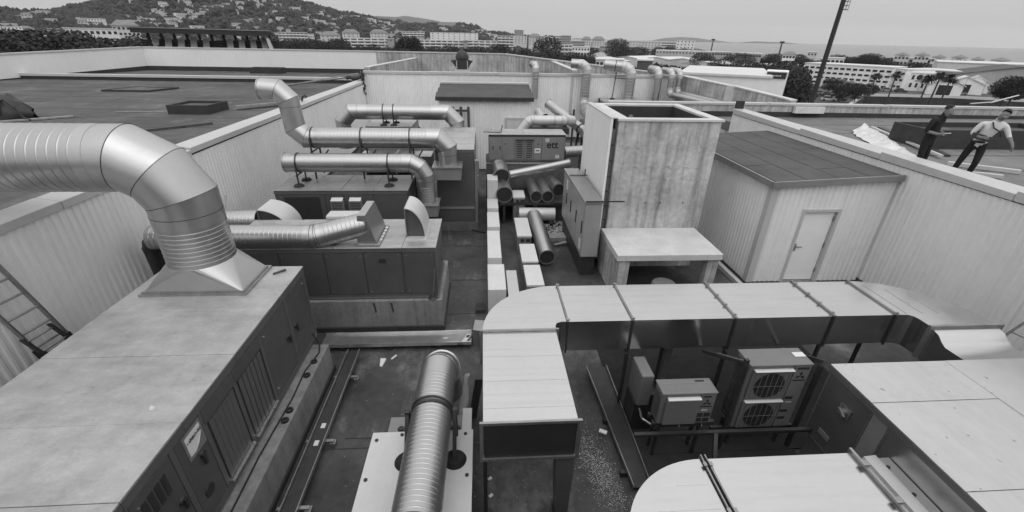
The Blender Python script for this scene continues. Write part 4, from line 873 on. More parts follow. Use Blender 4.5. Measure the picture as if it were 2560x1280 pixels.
part('tray', M['steel_dark'], t, lambda b: (b.hexa([(1.98,6.5,.10),(2.36,6.5,.10),(2.36,3.95,.10),(2.12,3.95,.10)][::-1],[(1.98,6.5,.115),(2.36,6.5,.115),(2.36,3.95,.115),(2.12,3.95,.115)][::-1])))
part('lip', M['steel'], t, lambda b: (b.bar((1.97,6.5,.13),(2.11,3.95,.13),.012,.07), b.bar((2.37,6.5,.13),(2.37,3.95,.13),.012,.07)))
for y in (4.2,5.2,6.2): boxp('support', M['steel_dark'], t, 2.0, 2.4, y, y+.06, 0, .097)

# ---- bottom centre: small box with pipe
t = thing('fan_box', 'low white box unit with black screws under the short spiral pipe', 'ventilation unit', (-.9, 3.4, 0))
boxp('body', M['ahu_grey'], t, -1.58, -.22, 1.9, 4.46, .25, .78); boxp('lid', M['white'], t, -1.62, -.19, 1.85, 4.50, .782, .80, bevel=.006)
part('screw', M['black'], t, lambda b: [b.cyl((x,y,.80),(x,y,.812),.025,n=10) for x,y in ((-1.54,4.36),(-1.55,3.75),(-.26,3.76),(-.27,3.2),(-1.54,3.18),(-.3,4.42),(-1.2,4.44))])
boxp('connection_box', M['ahu_grey'], t, -1.44, -.30, 4.51, 4.85, .3, .72, bevel=.01); part('grommet', M['black'], t, lambda b: b.cyl((-1.25,4.62,.72),(-1.25,4.62,.74),.055,.04,16))
boxp('cover_plate', M['white'], t, -.36, -.22, 4.52, 4.95, .721, .75)
boxp('skid', M['steel_dark'], t, -1.5, -.3, 2.0, 4.4, 0, .248)
t = thing('spiral_pipe', 'short shiny spiral pipe pointing at the camera above the low white box', 'pipe', (-.74, 3.6, .9))
duct(t, [(-.79,1.2,1.30), (-.72,5.28,1.30), (-.66,5.62,.5)], .268, .30, 2, .064, .0045, collar=.16, n=56)
for y in (2.72, 4.32): band(t, (-.765+.017*(y-2.7), y, 1.30), (.017,1,0), .268, .04); band(t, (-.765+.017*(y-2.7), y+.07, 1.30), (.017,1,0), .268, .025)
for y in (2.75, 4.36):
    part('bracket', M['steel_dark'], t, lambda b: (b.box(-1.10,-1.04,y-.03,y+.03,.86,1.34), b.box(-.46,-.40,y-.03,y+.03,.86,1.36), b.box(-1.15,-.36,y-.02,y+.02,.98,1.02)))
pads(t, ((-.43,4.0),(-1.07,4.0),(-.43,2.6),(-1.07,2.6)), .802, .16)
part('leg', M['steel_dark'], t, lambda b: (b.bar((-.43,4.0,.85),(-.43,4.34,1.36),.05), b.bar((-1.07,4.0,.85),(-1.07,4.34,1.3),.05)))
part('clip', M['lite'], t, lambda b: (b.box(-.50,-.42,4.34,4.40,.92,.98), b.box(-.49,-.44,4.35,4.38,1.22,1.28)))
part('band_lug', M['lite'], t, lambda b: b.ring((-.69,5.33,1.22),(.05,.9,-.45),.275,.30,.02))
t = thing('wrapped_bundle', 'film-wrapped bundle leaning beside the short spiral pipe', 'bundle', (-.25, 5.2, 0))
part('film', M['plastic_film'], t, lambda b: b.grid([[(-.42+.018*k+rr*cos(a)*(1+.2*sin(3*a+k)), 5.46+.03*k+rr*.6*sin(a), .04+.125*k+rr*.4*sin(a)) for a in [2*pi*i/10 for i in range(10)]] for k, rr in enumerate((.05,.075,.08,.075,.06,.03,.045))], True, True))
t = thing('black_board', 'black board leaning beside the film-wrapped bundle', 'board', (-.1, 5.2, 0))
part('board', M['black'], t, lambda b: b.hexa([(-.30,5.42,.02),(-.17,5.42,.02),(-.17,5.46,.02),(-.30,5.46,.02)],[(-.18,5.62,.70),(-.05,5.62,.70),(-.05,5.66,.70),(-.18,5.66,.70)]))

# ---- floor trays, meter
t = thing('cable_tray', 'long narrow metal cable tray on the floor beside the foreground plinth', 'cable tray', (-2.6, 5.2, 0))
part('tray', M['steel_dark'], t, lambda b: b.box(-2.76,-2.56,2.2,7.15,.13,.15)); part('lip', M['steel'], t, lambda b: (b.box(-2.78,-2.765,2.2,7.15,.13,.20), b.box(-2.555,-2.54,2.2,7.15,.13,.20)))
for y in (2.7, 3.85, 4.95, 6.4): part('support', M['steel'], t, lambda b: (b.box(-2.85,-2.42,y,y+.05,.09,.128), b.box(-2.48,-2.40,y-.02,y+.07,0,.089)))
for y in (5.2, 4.86, 3.3): boxp('sticker', M['paper'], t, -2.70, -2.63, y, y+.10, .1505, .154)
t = thing('cable_tray', 'wide metal cable tray crossing the floor in front of the middle left plinth', 'cable tray', (-1.9, 7.5, 0))
part('tray', M['steel'], t, lambda b: b.box(-3.4,-.30,7.33,7.72,.10,.12)); part('lip', M['lite'], t, lambda b: (b.box(-3.4,-.30,7.318,7.329,.10,.18), b.box(-3.4,-.30,7.721,7.732,.10,.18)))
for x in (-3.0,-2.0,-1.0): boxp('support', M['steel_dark'], t, x, x+.06, 7.33, 7.72, 0, .098)
boxp('sticker', M['paper'], t, -.90, -.80, 7.52, 7.55, .1205, .124)
t = thing('multimeter', 'small handheld meter lying on the wide cable tray', 'meter', (-.42, 7.5, .12))
part('case', M['white'], t, lambda b: b.hexa([(-.50,7.36,.122),(-.40,7.36,.122),(-.29,7.60,.122),(-.39,7.62,.122)],[(-.50,7.36,.165),(-.40,7.36,.165),(-.29,7.60,.165),(-.39,7.62,.165)]), .012)
part('screen', M['ink'], t, lambda b: b.add([(-.42,7.49,.1665),(-.36,7.48,.1665),(-.325,7.56,.1665),(-.385,7.57,.1665)],[(0,1,2,3)]))
part('test_lead', M['rubber'], t, lambda b: b.tube([(-.45,7.36,.14),(-.50,7.30,.13),(-.58,7.31,.13),(-.60,7.38,.13),(-.52,7.40,.13)], .008, 6))
t = thing('junction_box', 'dark square metal box beside the handheld meter', 'box', (-.15, 7.4, 0))
part('box', M['steel'], t, lambda b: b.hexa([(-.26,7.40,.0),(-.02,7.34,.0),(.02,7.72,.0),(-.22,7.76,.0)],[(-.26,7.40,.42),(-.02,7.34,.42),(.02,7.72,.42),(-.22,7.76,.42)])); boxp('lid_side', M['steel_dark'], t, -.03, .10, 7.2, 7.33, 0, .22)
tag(MB().hexa([(-2.10,6.82,.008),(-2.05,6.80,.008),(-2.0,7.0,.008),(-2.12,7.02,.008)],[(-2.10,6.82,.02),(-2.05,6.80,.02),(-2.0,7.0,.06),(-2.12,7.02,.05)]).build('paper_scrap', M['paper']), 'torn white paper scrap on the dark floor near the cable tray end', 'scrap')
tag(MB().bar((-1.90,7.0,.03),(-1.82,7.12,.03),.03,.03).build('plastic_scrap', M['paper']), 'small white plastic piece right of the paper scrap', 'scrap')
tag(MB().bar((1.86,4.98,.12),(1.97,4.92,.12),.07,.02).build('paper_scrap', M['paper']), 'small white scrap at the edge of the floor tray by the condensers', 'scrap')
for (x, y, lab) in ((.03,3.98,'tiny white crumb under the near end of the flat duct, left one'),(.02,4.25,'tiny white crumb under the near end of the flat duct, upper one')):
    tag(MB().bar((x,y,.01),(x+.05,y+.03,.02),.04,.02).build('crumb', M['paper']), lab, 'crumb')

# ---- white stepped trunking and crates in the middle
t = thing('stepped_trunking', 'white stepped trunking descending along the middle of the trench floor', 'trunking', (.2, 11, 0))
steps = [(14.9,14.22,1.56,.95), (14.18,13.25,.92,.5), (13.05,11.85,.86,.4), (11.7,9.95,.80,.4), (9.75,8.50,.72,.7)]
for i, (ya, yb, z, h) in enumerate(steps):
    w_ = (.36, .36, .37, .36, .42)[i]
    boxp('segment', M['white'], t, .12-.012*i, .12-.012*i+w_, yb, ya, 0, z, bevel=.012)
part('riser', M['steel_dark'], t, lambda b: b.box(.14,.47,14.92,15.3,0,.9))
boxp('flat_cover', M['galv_top'], t, .53, .80, 8.3, 9.6, 0, .62, bevel=.01)
for i, (x0,x1,y0,y1,z,lab) in enumerate(((.98,1.42,11.75,13.2,.60,'flat white crate beside the stepped trunking, middle one of its row'),(1.0,1.44,10.2,11.3,.55,'white crate with a notched corner beside the stepped trunking, nearer the camera'),(1.02,1.46,9.05,10.1,.50,'nearest white crate of the row beside the stepped trunking'),(1.0,1.42,14.15,14.9,.98,'farthest white crate of the row, with two small slots in its front'))):
    c = thing('white_crate', lab, 'crate', ((x0+x1)/2, (y0+y1)/2, 0), 'white crates in the middle of the trench')
    boxp('lid', M['white'], c, x0, x1, y0, y1, z-.06, z, bevel=.008); boxp('body', M['ahu_grey'], c, x0+.02, x1-.02, y0+.02, y1-.02, 0, z-.062)
    part('slot', M['black'], c, lambda b: (b.box(x0+.08,x0+.22,y0+.012,y0+.019,z-.22,z-.12), b.box(x0+.26,x0+.40,y0+.012,y0+.019,z-.22,z-.12)))
    boxp('post', M['ahu_grey'], c, x0+.06, x0+.10, y0-.02, y0+.011, 0, z-.062)
def pipe(name, label, p, q, r, mm='galv', pitch=.16, group=None, both=False):
    t = thing(name, label, 'pipe', (p[0], p[1], min(p[2], q[2])-r), group)
    duct(t, [p, q], r, pitch=pitch, ridge=.005, mt=mm, ms=mm, open0=True, open1=both, n=28); return t
t = thing('pipe_rack', 'low dark rack under the heap of loose pipes', 'rack', (2, 15, 0))
boxp('deck', M['steel_dark'], t, .55, 3.15, 14.1, 15.78, .70, .78)
for x in (.7, 1.8, 3.0):
    for y in (14.2, 15.65): boxp('leg', M['steel_dark'], t, x-.04, x+.04, y-.04, y+.04, 0, .698)
pipe('loose_pipe', 'loose spiral pipe propped at a slant across the other loose pipes', (.92,15.0,1.52), (3.10,15.3,1.86), .145, 'galv', .06, both=True)
pipe('loose_pipe', 'loose pipe lying on the rack, left one of the pair under the slanted pipe', (1.80,14.15,.985), (1.74,15.74,.985), .20, 'galv', .4)
pipe('loose_pipe', 'loose pipe lying on the rack, right one of the pair under the slanted pipe', (2.20,14.15,.985), (2.16,15.74,.985), .20, 'galv', .4)
pipe('loose_pipe', 'loose dull pipe with a wide black mouth right of the pair', (2.68,14.75,1.02), (2.52,15.75,1.04), .235, 'galv', .4)
pipe('loose_pipe', 'fat loose pipe with a black mouth behind the white trunking, lower one', (.70,14.12,1.07), (.66,15.1,1.12), .285, 'galv', .5)
pipe('loose_pipe', 'fat loose pipe behind the white trunking, lying over the lower one', (.62,14.75,1.52), (.56,15.5,1.66), .29, 'galv', .5)
pipe('loose_pipe', 'loose spiral pipe lying crosswise between the white crates', (1.2,14.0,.42), (2.45,13.95,.42), .22, 'white_duct', .07)
pipe('loose_pipe', 'loose spiral pipe pointing at the camera right of the white crates', (1.78,10.9,.30), (1.66,13.5,.55), .23, 'galv', .06)
tag(boxp('timber_block', M['wood'], None, 2.1, 2.7, 12.6, 13.0, 0, .14), 'pale timber block right of the loose pipe that points at the camera', 'block')
for k, (x, y, rz) in enumerate(((2.45,13.4,.4),(2.3,13.0,1.2),(2.4,12.3,.2),(1.5,13.6,.9))):
    tag(MB().bar((x-.2*cos(rz),y-.2*sin(rz),.05),(x+.2*cos(rz),y+.2*sin(rz),.05+.03*k),.10,.03).build('offcut', M['wood']), ('pale offcut on the rubble by the grey cabinet','offcut under the dull loose pipe mouth','offcut nearest the foot of the pale leaning panel','offcut behind the farthest white crate')[k], 'offcut')
b = MB(); rg = random.Random(3)
for k in range(130):
    x = rg.uniform(1.1,3.3); y = rg.uniform(12.9,14.1); a = rg.uniform(0,3); l = rg.uniform(.04,.16); z = rg.uniform(.01,.08)
    b.bar((x,y,z),(x+l*cos(a),y+l*sin(a),z+.03),rg.uniform(.03,.09),.03)
o = b.build('rubble', M['wood']); o['kind'] = 'stuff'
t = thing('electrical_cabinet', 'tall grey electrical cabinet standing beside the pale leaning panel', 'cabinet', (2.8, 12, .6))
EX0, EX1, EY0, EY1, EZ0, EZ1 = 2.58, 3.03, 10.3, 13.45, .60, 2.14
boxp('body', M['cabinet'], t, EX0+.012, EX1, EY0+.012, EY1, EZ0, EZ1-.002, bevel=.01)
boxp('end_panel', M['cabinet'], t, EX0+.02, EX1-.01, EY0, EY0+.011, EZ0+.02, EZ1-.06)
boxp('lid', M['ahu_grey'], t, EX0-.02, EX1+.02, EY0-.03, 12.6, EZ1, EZ1+.04, bevel=.006); boxp('lid', M['steel'], t, EX0-.02, EX1+.02, 12.62, EY1+.02, EZ1, EZ1+.035, bevel=.006)
for y0, y1 in ((10.34,11.1),(11.12,11.9),(11.92,12.6),(12.62,13.4)):
    d = boxp('door', M['cabinet'], t, EX0, EX0+.011, y0, y1, EZ0+.05, EZ1-.06, bevel=.004)
    boxp('handle', M['black'], d, EX0-.02, EX0-.001, y0+.08, y0+.13, 1.25, 1.60)
for y0, z in ((10.45,.75),(12.7,1.7)): boxp('sticker', M['paper'], t, EX0-.006, EX0-.001, y0, y0+.16, z, z+.3)
for p, q, w_ in (((EX0,12.61,EZ1+.06),(EX1+.1,12.61,EZ1+.06),.025),((EX1+.02,12.61,EZ1+.05),(EX1+.02,12.61,EZ1+.25),.03),((EX0,EY0-.02,EZ1+.055),(EX1+.55,EY0-.02,EZ1+.055),.03),((EX1,13.35,EZ1+.036),(EX1,13.35,EZ1+.2),.03)):
    part('lifting_rod', M['steel_dark'], t, lambda b: b.bar(p, q, w_))
boxp('foot', M['steel_dark'], t, EX0+.05, EX1-.02, EY0+.1, EY1-.1, 0, EZ0-.002)
t = thing('floor_strip', 'pale metal strips lying on the floor behind the flat duct', 'strip', (2.6, 8.2, 0))
for k in range(2): part('strip', M['steel'], t, lambda b: b.hexa([(2.35+.25*k,7.2,.01),(2.43+.25*k,7.2,.01),(2.2+.2*k,9.6,.01),(2.12+.2*k,9.6,.01)],[(2.35+.25*k,7.2,.05),(2.43+.25*k,7.2,.05),(2.2+.2*k,9.6,.05),(2.12+.2*k,9.6,.05)]))
for k, y in enumerate((7.6, 8.6)): tag(boxp('floor_block', M['felt_dark'], None, -.22, .0, y, y+.3, .01, .10), ('dark square block beside the white trunking, nearest the flat duct','dark square block beside the white trunking, farther from the flat duct')[k], 'block')
tag(MB().tube([(-1.4,14.3,.03),(-.9,13.9,.03),(-.2,13.4,.03),(.05,13.3,.03)], .02, 6).build('floor_cable', M['rubber']), 'black cable lying on the far trench floor by the tall dark unit', 'cable')

# ---- ladders
def ladder(label, foot, top, wd, side, n, mt='steel_dark', feet=True):
    t = thing('ladder', label, 'ladder', foot); f, tp = V(foot), V(top); sv = V(side).normalized()*wd/2
    for s in (-1, 1):
        st = part('stile', M[mt], t, lambda b: b.bar(f+sv*s, tp+sv*s, .075, .03, side))
        if feet: part('ladder_foot', M['rubber'], st, lambda b: b.bar(f+sv*s-V((0,0,.02)), f+sv*s+(tp-f).normalized()*.16, .10, .06, side))
    for k in range(n): c = f.lerp(tp, (k+.7)/n); part('rung', M['steel'], t, lambda b: b.cyl(c-sv, c+sv, .018, n=8))
    return t
t = ladder('dark aluminium ladder leaning on the left corrugated wall', (-6.84,5.97,1.30), (-7.04,5.62,3.25), .46, (.12,1,0), 7, 'steel')
t = ladder('short inner section of the ladder on the left wall', (-6.74,5.93,1.28), (-6.84,5.80,1.75), .40, (.12,1,0), 2)
t = thing('ladder_stand', 'dark trestle carrying the ladder on the left wall', 'stand', (-6.4, 5.6, 0)); boxp('trestle', M['steel_dark'], t, -7.0, -6.5, 5.6, 6.35, 0, 1.22)
ladder('ladder leaning on the right corrugated wall at the edge of the photo', (9.45,5.75,.75), (10.25,5.25,3.2), .42, (.3,-1,0), 8, 'steel')
t = thing('ladder_stand', 'dark trestle under the ladder on the right wall', 'stand', (9.4, 5.7, 0)); boxp('trestle', M['steel_dark'], t, 9.2, 9.75, 5.45, 6.0, 0, .74)

# ================================================================== THINGS ON THE SIDE ROOFS
def kerb_frame(name, label, cat, x0, x1, y0, y1, z, h, skew=0, wt=.10, mm='felt_dark'):
    t = thing(name, label, cat, ((x0+x1)/2, (y0+y1)/2, z))
    def q(x, y): return (x+skew*(y-y0), y)
    def pr(poly): return lambda b: b.prism(poly, z, z+h)
    part('kerb', M[mm], t, pr([q(x0,y0),q(x1,y0),q(x1,y0+wt),q(x0,y0+wt)])); part('kerb', M[mm], t, pr([q(x0,y1-wt),q(x1,y1-wt),q(x1,y1),q(x0,y1)]))
    part('kerb', M[mm], t, pr([q(x0,y0+wt+.002),q(x0+wt,y0+wt+.002),q(x0+wt,y1-wt-.002),q(x0,y1-wt-.002)])); part('kerb', M[mm], t, pr([q(x1-wt,y0+wt+.002),q(x1,y0+wt+.002),q(x1,y1-wt-.002),q(x1-wt,y1-wt-.002)]))
    part('inner_sheet', M['deck'], t, lambda b: b.prism([q(x0+wt+.002,y0+wt+.002),q(x1-wt-.002,y0+wt+.002),q(x1-wt-.002,y1-wt-.002),q(x0+wt+.002,y1-wt-.002)], z, z+h*.75))
    return t
kerb_frame('roof_opening_kerb', 'dark felt upstand box standing on the left roof near the trench', 'roof upstand', -12.4, -10.85, 18.6, 20.0, 2.9, .34, .05)
kerb_frame('roof_opening_kerb', 'dark felt upstand box far back on the left roof, beyond the white kerb', 'roof upstand', -18.3, -15.9, 38.2, 39.2, 2.9, .42)
kerb_frame('roof_opening_kerb', 'flat dark hatch kerb in the middle of the left roof', 'roof upstand', -20.0, -17.6, 25.5, 27.2, 2.9, .09, .3)
kerb_frame('roof_opening_kerb', 'long black felt upstand behind the two standing men on the right roof', 'roof upstand', 14.6, 19.5, 13.6, 15.2, 2.8, .62, .1)
t = thing('roof_drain', 'dark flat strip kerb at the far corner of the left roof by the white kerb', 'strip', (-9, 30, 2.9)); boxp('strip', M['felt_dark'], t, -10.6, -7.6, 32.8, 33.1, 2.9, 3.15)
t = thing('work_bag', 'slumped black work bag lying on the left roof at the photo edge', 'bag', (-16.9, 16.7, 2.9))
bagp = []
for k in range(9):
    u = k/8; rr = .50*sin(pi*min(1, u*.92+.06))**.7; ctr = V((-17.95+1.75*u, 17.2+.15*u, 2.9)); h = (.34+.42*sin(pi*u)+.12*(k == 5))
    bagp.append([(ctr.x+.05*sin(5*a+k), ctr.y+rr*cos(a)*(1+.1*sin(3*a+k)), 2.9+max(0, h*sin(a)*(1+.12*sin(4*a+2*k)))) for a in [pi*i/12 for i in range(13)]])
part('body', M['black'], t, lambda b: b.grid(bagp, True)); part('strap', M['black'], t, lambda b: b.tube([(-16.9,16.95,3.55),(-16.6,16.9,3.60),(-16.35,16.9,3.35),(-16.2,16.9,3.0),(-16.0,16.9,2.93)], .035)); part('flap', M['felt_dark'], t, lambda b: b.hexa([(-17.5,16.75,3.1),(-16.8,16.78,3.1),(-16.8,17.1,3.58),(-17.5,17.1,3.50)],[(-17.5,16.70,3.12),(-16.8,16.73,3.12),(-16.8,17.05,3.61),(-17.5,17.05,3.53)]))
def plank(label, p, q, wd, th, mm='wood', name='plank', cat='plank'):
    return tag(MB().bar(p, q, wd, th).build(name, M[mm]), label, cat)
plank('pale plank lying on the left roof in front of the black bag', (-17.2,16.0,2.94), (-15.2,17.7,2.94), .18, .05)
plank('second thinner plank on the left roof beside the black bag, nearer the edge', (-17.9,16.9,2.93), (-17.0,17.1,2.93), .12, .04)
plank('long dark batten along the left roof edge behind the big bent duct', (-12.8,13.4,2.93), (-9.6,16.5,2.95), .10, .05, 'wood_dark', 'batten', 'batten')
plank('pale batten on the left roof leading from the dark upstand box, upper one', (-10.5,20.0,3.02), (-7.9,23.0,2.97), .12, .05, 'wood', 'batten', 'batten')
plank('dark batten on the left roof leading from the dark upstand box, lower one', (-10.3,19.7,2.93), (-7.8,22.3,2.95), .10, .05, 'wood_dark', 'batten', 'batten')
plank('short pale lath on the left roof left of the dark upstand box', (-14.6,18.9,2.92), (-12.8,19.1,2.92), .06, .02, 'wood', 'lath', 'lath')
plank('short pale lath on the left roof behind the dark upstand box', (-12.3,21.6,2.92), (-11.5,21.7,2.92), .06, .02, 'wood', 'lath', 'lath')
plank('long pale timber lying on the wall top at the far left trench corner, upper one', (-12.0,27.6,3.0), (-7.4,28.5,3.75), .14, .06, 'wood', 'timber', 'timber')
plank('long dark timber lying at the far left trench corner, lower one', (-12.6,26.8,2.95), (-7.5,28.2,3.6), .12, .05, 'wood_dark', 'timber', 'timber')
t = thing('corner_wrap', 'crumpled black sheet hanging at the far left corner of the trench', 'sheet', (XL, 28.2, 3.3))
part('sheet', M['black'], t, lambda b: b.grid([[(XL+.02+.10*sin(2*k+j), 28.0+.12*j, 3.95-.17*k+.04*sin(3*j+k)) for j in range(5)] for k in range(9)], False))
part('knot', M['felt_dark'], t, lambda b: b.grid([[(XL-.9+.2*k, 28.15+.12*cos(a), 3.52+.10*sin(a)+.05*sin(2*k)) for a in [2*pi*i/8 for i in range(8)]] for k in range(6)], True, True))
t = thing('cable_end', 'pair of short black pipe stubs on the left wall coping', 'stub', (XL-.1, 17.8, 3.4))
for k in range(2): part('stub', M['black'], t, lambda b: b.cyl((XL-.2,18.0+.42*k,3.38),(XL-.12,18.0+.42*k,3.62),.06,n=10))
part('hook', M['black'], t, lambda b: b.tube([(XL-.15,18.9,3.40),(XL-.12,18.95,3.56),(XL-.1,19.15,3.60),(XL-.1,19.3,3.52)], .04))
tag(MB().prism([(XR+.02,17.95),(XR+.32,17.9),(XR+.32,18.0),(XR+.02,18.05)], 3.43, 3.73).build('corner_flap', M['black']), 'small black flap standing on the far end of the right coping', 'flap')
# right roof
t = thing('plastic_film', 'crumpled translucent film spread beside the coping on the right roof', 'film', (13, 13, 2.8))
rg = random.Random(11); rows = []
for i in range(26):
    u = i/25; cx = 15.2-3.6*u; cy = 16.9-6.6*u; rows.append([(cx+(j-4)*.16*(1+.3*rg.random()), cy+(j-4)*.10+.1*rg.random(), 2.82+.30*rg.random()*(1-abs(j-4)/4.5)) for j in range(9)])
part('film', M['plastic_film'], t, lambda b: b.grid(rows, True))
plank('long pale profile lying beside the crumpled film on the right roof, farther one', (15.9,17.3,2.86), (13.9,12.3,2.90), .10, .06, 'coping', 'metal_profile', 'profile')
plank('long dark board lying beside the crumpled film on the right roof', (16.3,17.3,2.84), (14.4,12.6,2.84), .22, .05, 'steel_dark', 'board', 'board')
plank('pale profile on the right roof between the legs of the two men', (13.4,11.6,2.86), (14.6,10.7,2.86), .16, .10, 'coping', 'metal_profile', 'profile')
plank('second pale profile nearer the coping between the two men', (12.5,10.9,2.86), (13.5,10.2,2.88), .14, .08, 'coping', 'metal_profile', 'profile')
plank('pale bar lying on the right roof right of the man in the white shirt', (17.6,14.0,2.86), (24.0,15.6,2.86), .10, .06, 'coping', 'metal_profile', 'profile')
plank('bright thin lath sticking up behind the head of the man in black', (22.5,19.7,3.52), (23.9,20.1,3.55), .08, .03, 'coping', 'lath', 'lath')
plank('second bright lath end, tilted up behind the man in black', (23.9,20.1,3.52), (25.3,20.2,3.86), .08, .03, 'coping', 'lath', 'lath')
t = thing('wrapped_pallet', 'small flat pack lying on the right roof parapet behind the trench', 'pack', (15, 19.9, 3.4)); boxp('pack', M['plastic_film'], t, 14.2, 15.6, 19.75, 19.93, 3.0, 3.28)

# ================================================================== PEOPLE
def person(label, loc, yaw, J, R, E, skin_of, hair=True, extra=None, fingers=()):
    t = thing('person', label, 'person', loc)
    cz, sz = cos(yaw), sin(yaw)
    def X(p): return V((loc[0]+cz*p[0]-sz*p[1], loc[1]+sz*p[0]+cz*p[1], loc[2]+p[2]))
    names = list(J); me = bpy.data.meshes.new('skin_src'); me.from_pydata([X(J[n]) for n in names], [(names.index(a), names.index(b)) for a, b, _ in E], [])
    o = bpy.data.objects.new('skin_src', me); C.objects.link(o)
    o.modifiers.new('s', 'SKIN'); sb = o.modifiers.new('ss', 'SUBSURF'); sb.levels = 2
    for i, n in enumerate(names):
        r = R[n]; me.skin_vertices[0].data[i].radius = r if hasattr(r, '__len__') else (r, r); me.skin_vertices[0].data[i].use_root = (n == 'pelvis')
    dg = bpy.context.evaluated_depsgraph_get(); m2 = bpy.data.meshes.new_from_object(o.evaluated_get(dg)); bpy.data.objects.remove(o)
    rad1 = lambda n: (sum(R[n])/2 if hasattr(R[n], '__len__') else R[n])
    segs = [(X(J[a]), X(J[b]), k, (rad1(a)+rad1(b))/2) for a, b, k in E]; kinds = sorted(set(q[2] for q in segs))
    if fingers:
        bmm = bmesh.new(); bmm.from_mesh(m2)
        for (a, b) in fingers:
            h = X(J[a]); d = (X(J[a])-X(J[b])).normalized(); s = d.orthogonal().normalized(); u = d.cross(s)
            for k in range(5):
                root = h-d*.01+s*(.03*(k-1.5)*.55 if k < 4 else -.04)+u*(0 if k < 4 else .01); dd = (d+s*(.12*(k-1.5) if k < 4 else -.9)).normalized()
                mb = MB(); tip = root+dd*(.075, .085, .08, .065, .05)[k]; mb.cyl(root, (root+tip)/2, .011, .010, 6); mb.cyl((root+tip)/2, tip+u*.02, .010, .007, 6)
                vs = [bmm.verts.new(v) for v in mb.v]
                for f in mb.f: bmm.faces.new([vs[i] for i in f])
        bmm.to_mesh(m2); bmm.free()
    m2.materials.clear()
    for k in kinds: m2.materials.append(M[k])
    for f in m2.polygons:
        c = f.center; best = 99; bk = 0
        for a, b, k, rr in segs:
            ab = b-a; tt = max(0, min(1, (c-a).dot(ab)/ab.length_squared)); d = (c-a-ab*tt).length/rr
            if d < best: best = d; bk = k
        f.material_index = kinds.index(bk); f.use_smooth = True
    m2.name = 'body'; bo = bpy.data.objects.new('body', m2); C.objects.link(bo); bo.parent = t; bo.location = -V(loc); W[bo.name] = V((0,0,0))
    if hair:
        hd = X(J['head']); top = (X(J['crown'])-hd).normalized(); fw = X((J['head'][0],J['head'][1]+1,J['head'][2]))-hd; s = fw.cross(top).normalized(); fw = top.cross(s)
        rows = []
        for e in range(7):
            el = radians(-25+e*19); rows.append([])
            for k in range(16):
                a = 2*pi*k/16; lift = .35 if sin(a) > .3 and el < .45 else 0
                el2 = max(el, lift*1.6)
                rows[-1].append(hd+top*.03+s*(.086*cos(a)*cos(el2))+fw*(.102*sin(a)*cos(el2)-.006)+top*(.112*sin(el2)))
        part('hair', M['hair'], t, lambda b: b.grid(rows, True, True))
    if extra: extra(t, X)
    return t
def bones(top, leg, fore='skin', sleeve=None, head='skin'):
    sl = sleeve or top
    return [('pelvis','waist',top),('waist','chest',top),('chest','neck',top),('neck','jaw',head),('jaw','head',head),('head','crown',head),('jaw','nose',head),
            ('chest','shL',sl),('shL','elL',sl),('elL','wrL',fore),('wrL','haL',fore),('chest','shR',sl),('shR','elR',sl),('elR','wrR',fore),('wrR','haR',fore),
            ('pelvis','hipL',leg),('hipL','knL',leg),('knL','anL',leg),('anL','toL','black'),('pelvis','hipR',leg),('hipR','knR',leg),('knR','anR',leg),('anR','toR','black')]
RAD = dict(pelvis=(.15,.12), waist=(.15,.11), chest=(.165,.12), neck=.058, jaw=(.068,.078), head=(.082,.098), crown=(.06,.07), nose=.022, shL=.072, elL=.05, wrL=.034, haL=(.04,.025), shR=.072, elR=.05, wrR=.034, haR=(.04,.025),
           hipL=.095, knL=.068, anL=.055, toL=.045, hipR=.095, knR=.068, anR=.055, toR=.045)
J1 = dict(pelvis=(0,0,.95), waist=(0,.02,1.12), chest=(0,.04,1.36), neck=(0,.09,1.53), jaw=(0,.16,1.60), head=(0,.15,1.68), crown=(0,.15,1.76), nose=(0,.255,1.645),
          shL=(-.20,.03,1.45), elL=(-.28,-.02,1.17), wrL=(-.13,.18,1.12), haL=(-.06,.23,1.13), shR=(.20,.03,1.45), elR=(.28,-.01,1.17), wrR=(.12,.19,1.12), haR=(.05,.24,1.13),
          hipL=(-.10,0,.90), knL=(-.15,.03,.50), anL=(-.17,-.04,.08), toL=(-.19,.13,.05), hipR=(.10,0,.90), knR=(.14,.05,.50), anR=(.16,.0,.08), toR=(.18,.17,.05))
def ph(t, X): part('phone', M['paper'], t, lambda b: b.hexa([X(p) for p in ((-.04,.25,1.13),(.03,.25,1.13),(.03,.37,1.16),(-.04,.37,1.16))], [X(p) for p in ((-.04,.25,1.15),(.03,.25,1.15),(.03,.37,1.18),(-.04,.37,1.18))]))
person('man all in black looking down at his hands on the right roof', (11.36, 10.55, 2.8), radians(-160), J1, RAD, bones('cloth_dark', 'cloth_dark', 'skin', 'cloth_dark'), None, True, ph, (('haL','wrL'),('haR','wrR')))
J2 = dict(pelvis=(0,0,.98), waist=(.03,0,1.14), chest=(.10,.02,1.36), neck=(.14,.04,1.53), jaw=(.17,.09,1.60), head=(.19,.08,1.68), crown=(.21,.07,1.755), nose=(.18,.19,1.645),
          shL=(-.10,.03,1.44), elL=(-.21,.08,1.19), wrL=(-.05,.26,1.14), haL=(.03,.30,1.15), shR=(.29,.03,1.45), elR=(.42,.10,1.22), wrR=(.52,.26,1.06), haR=(.55,.30,.98),
          hipL=(-.10,0,.92), knL=(-.18,.04,.50), anL=(-.24,-.02,.08), toL=(-.28,.14,.05), hipR=(.10,0,.92), knR=(.10,.08,.50), anR=(.06,.0,.08), toR=(.06,.17,.05))
J2 = {k: (-v[0], v[1], v[2]) for k, v in J2.items()}
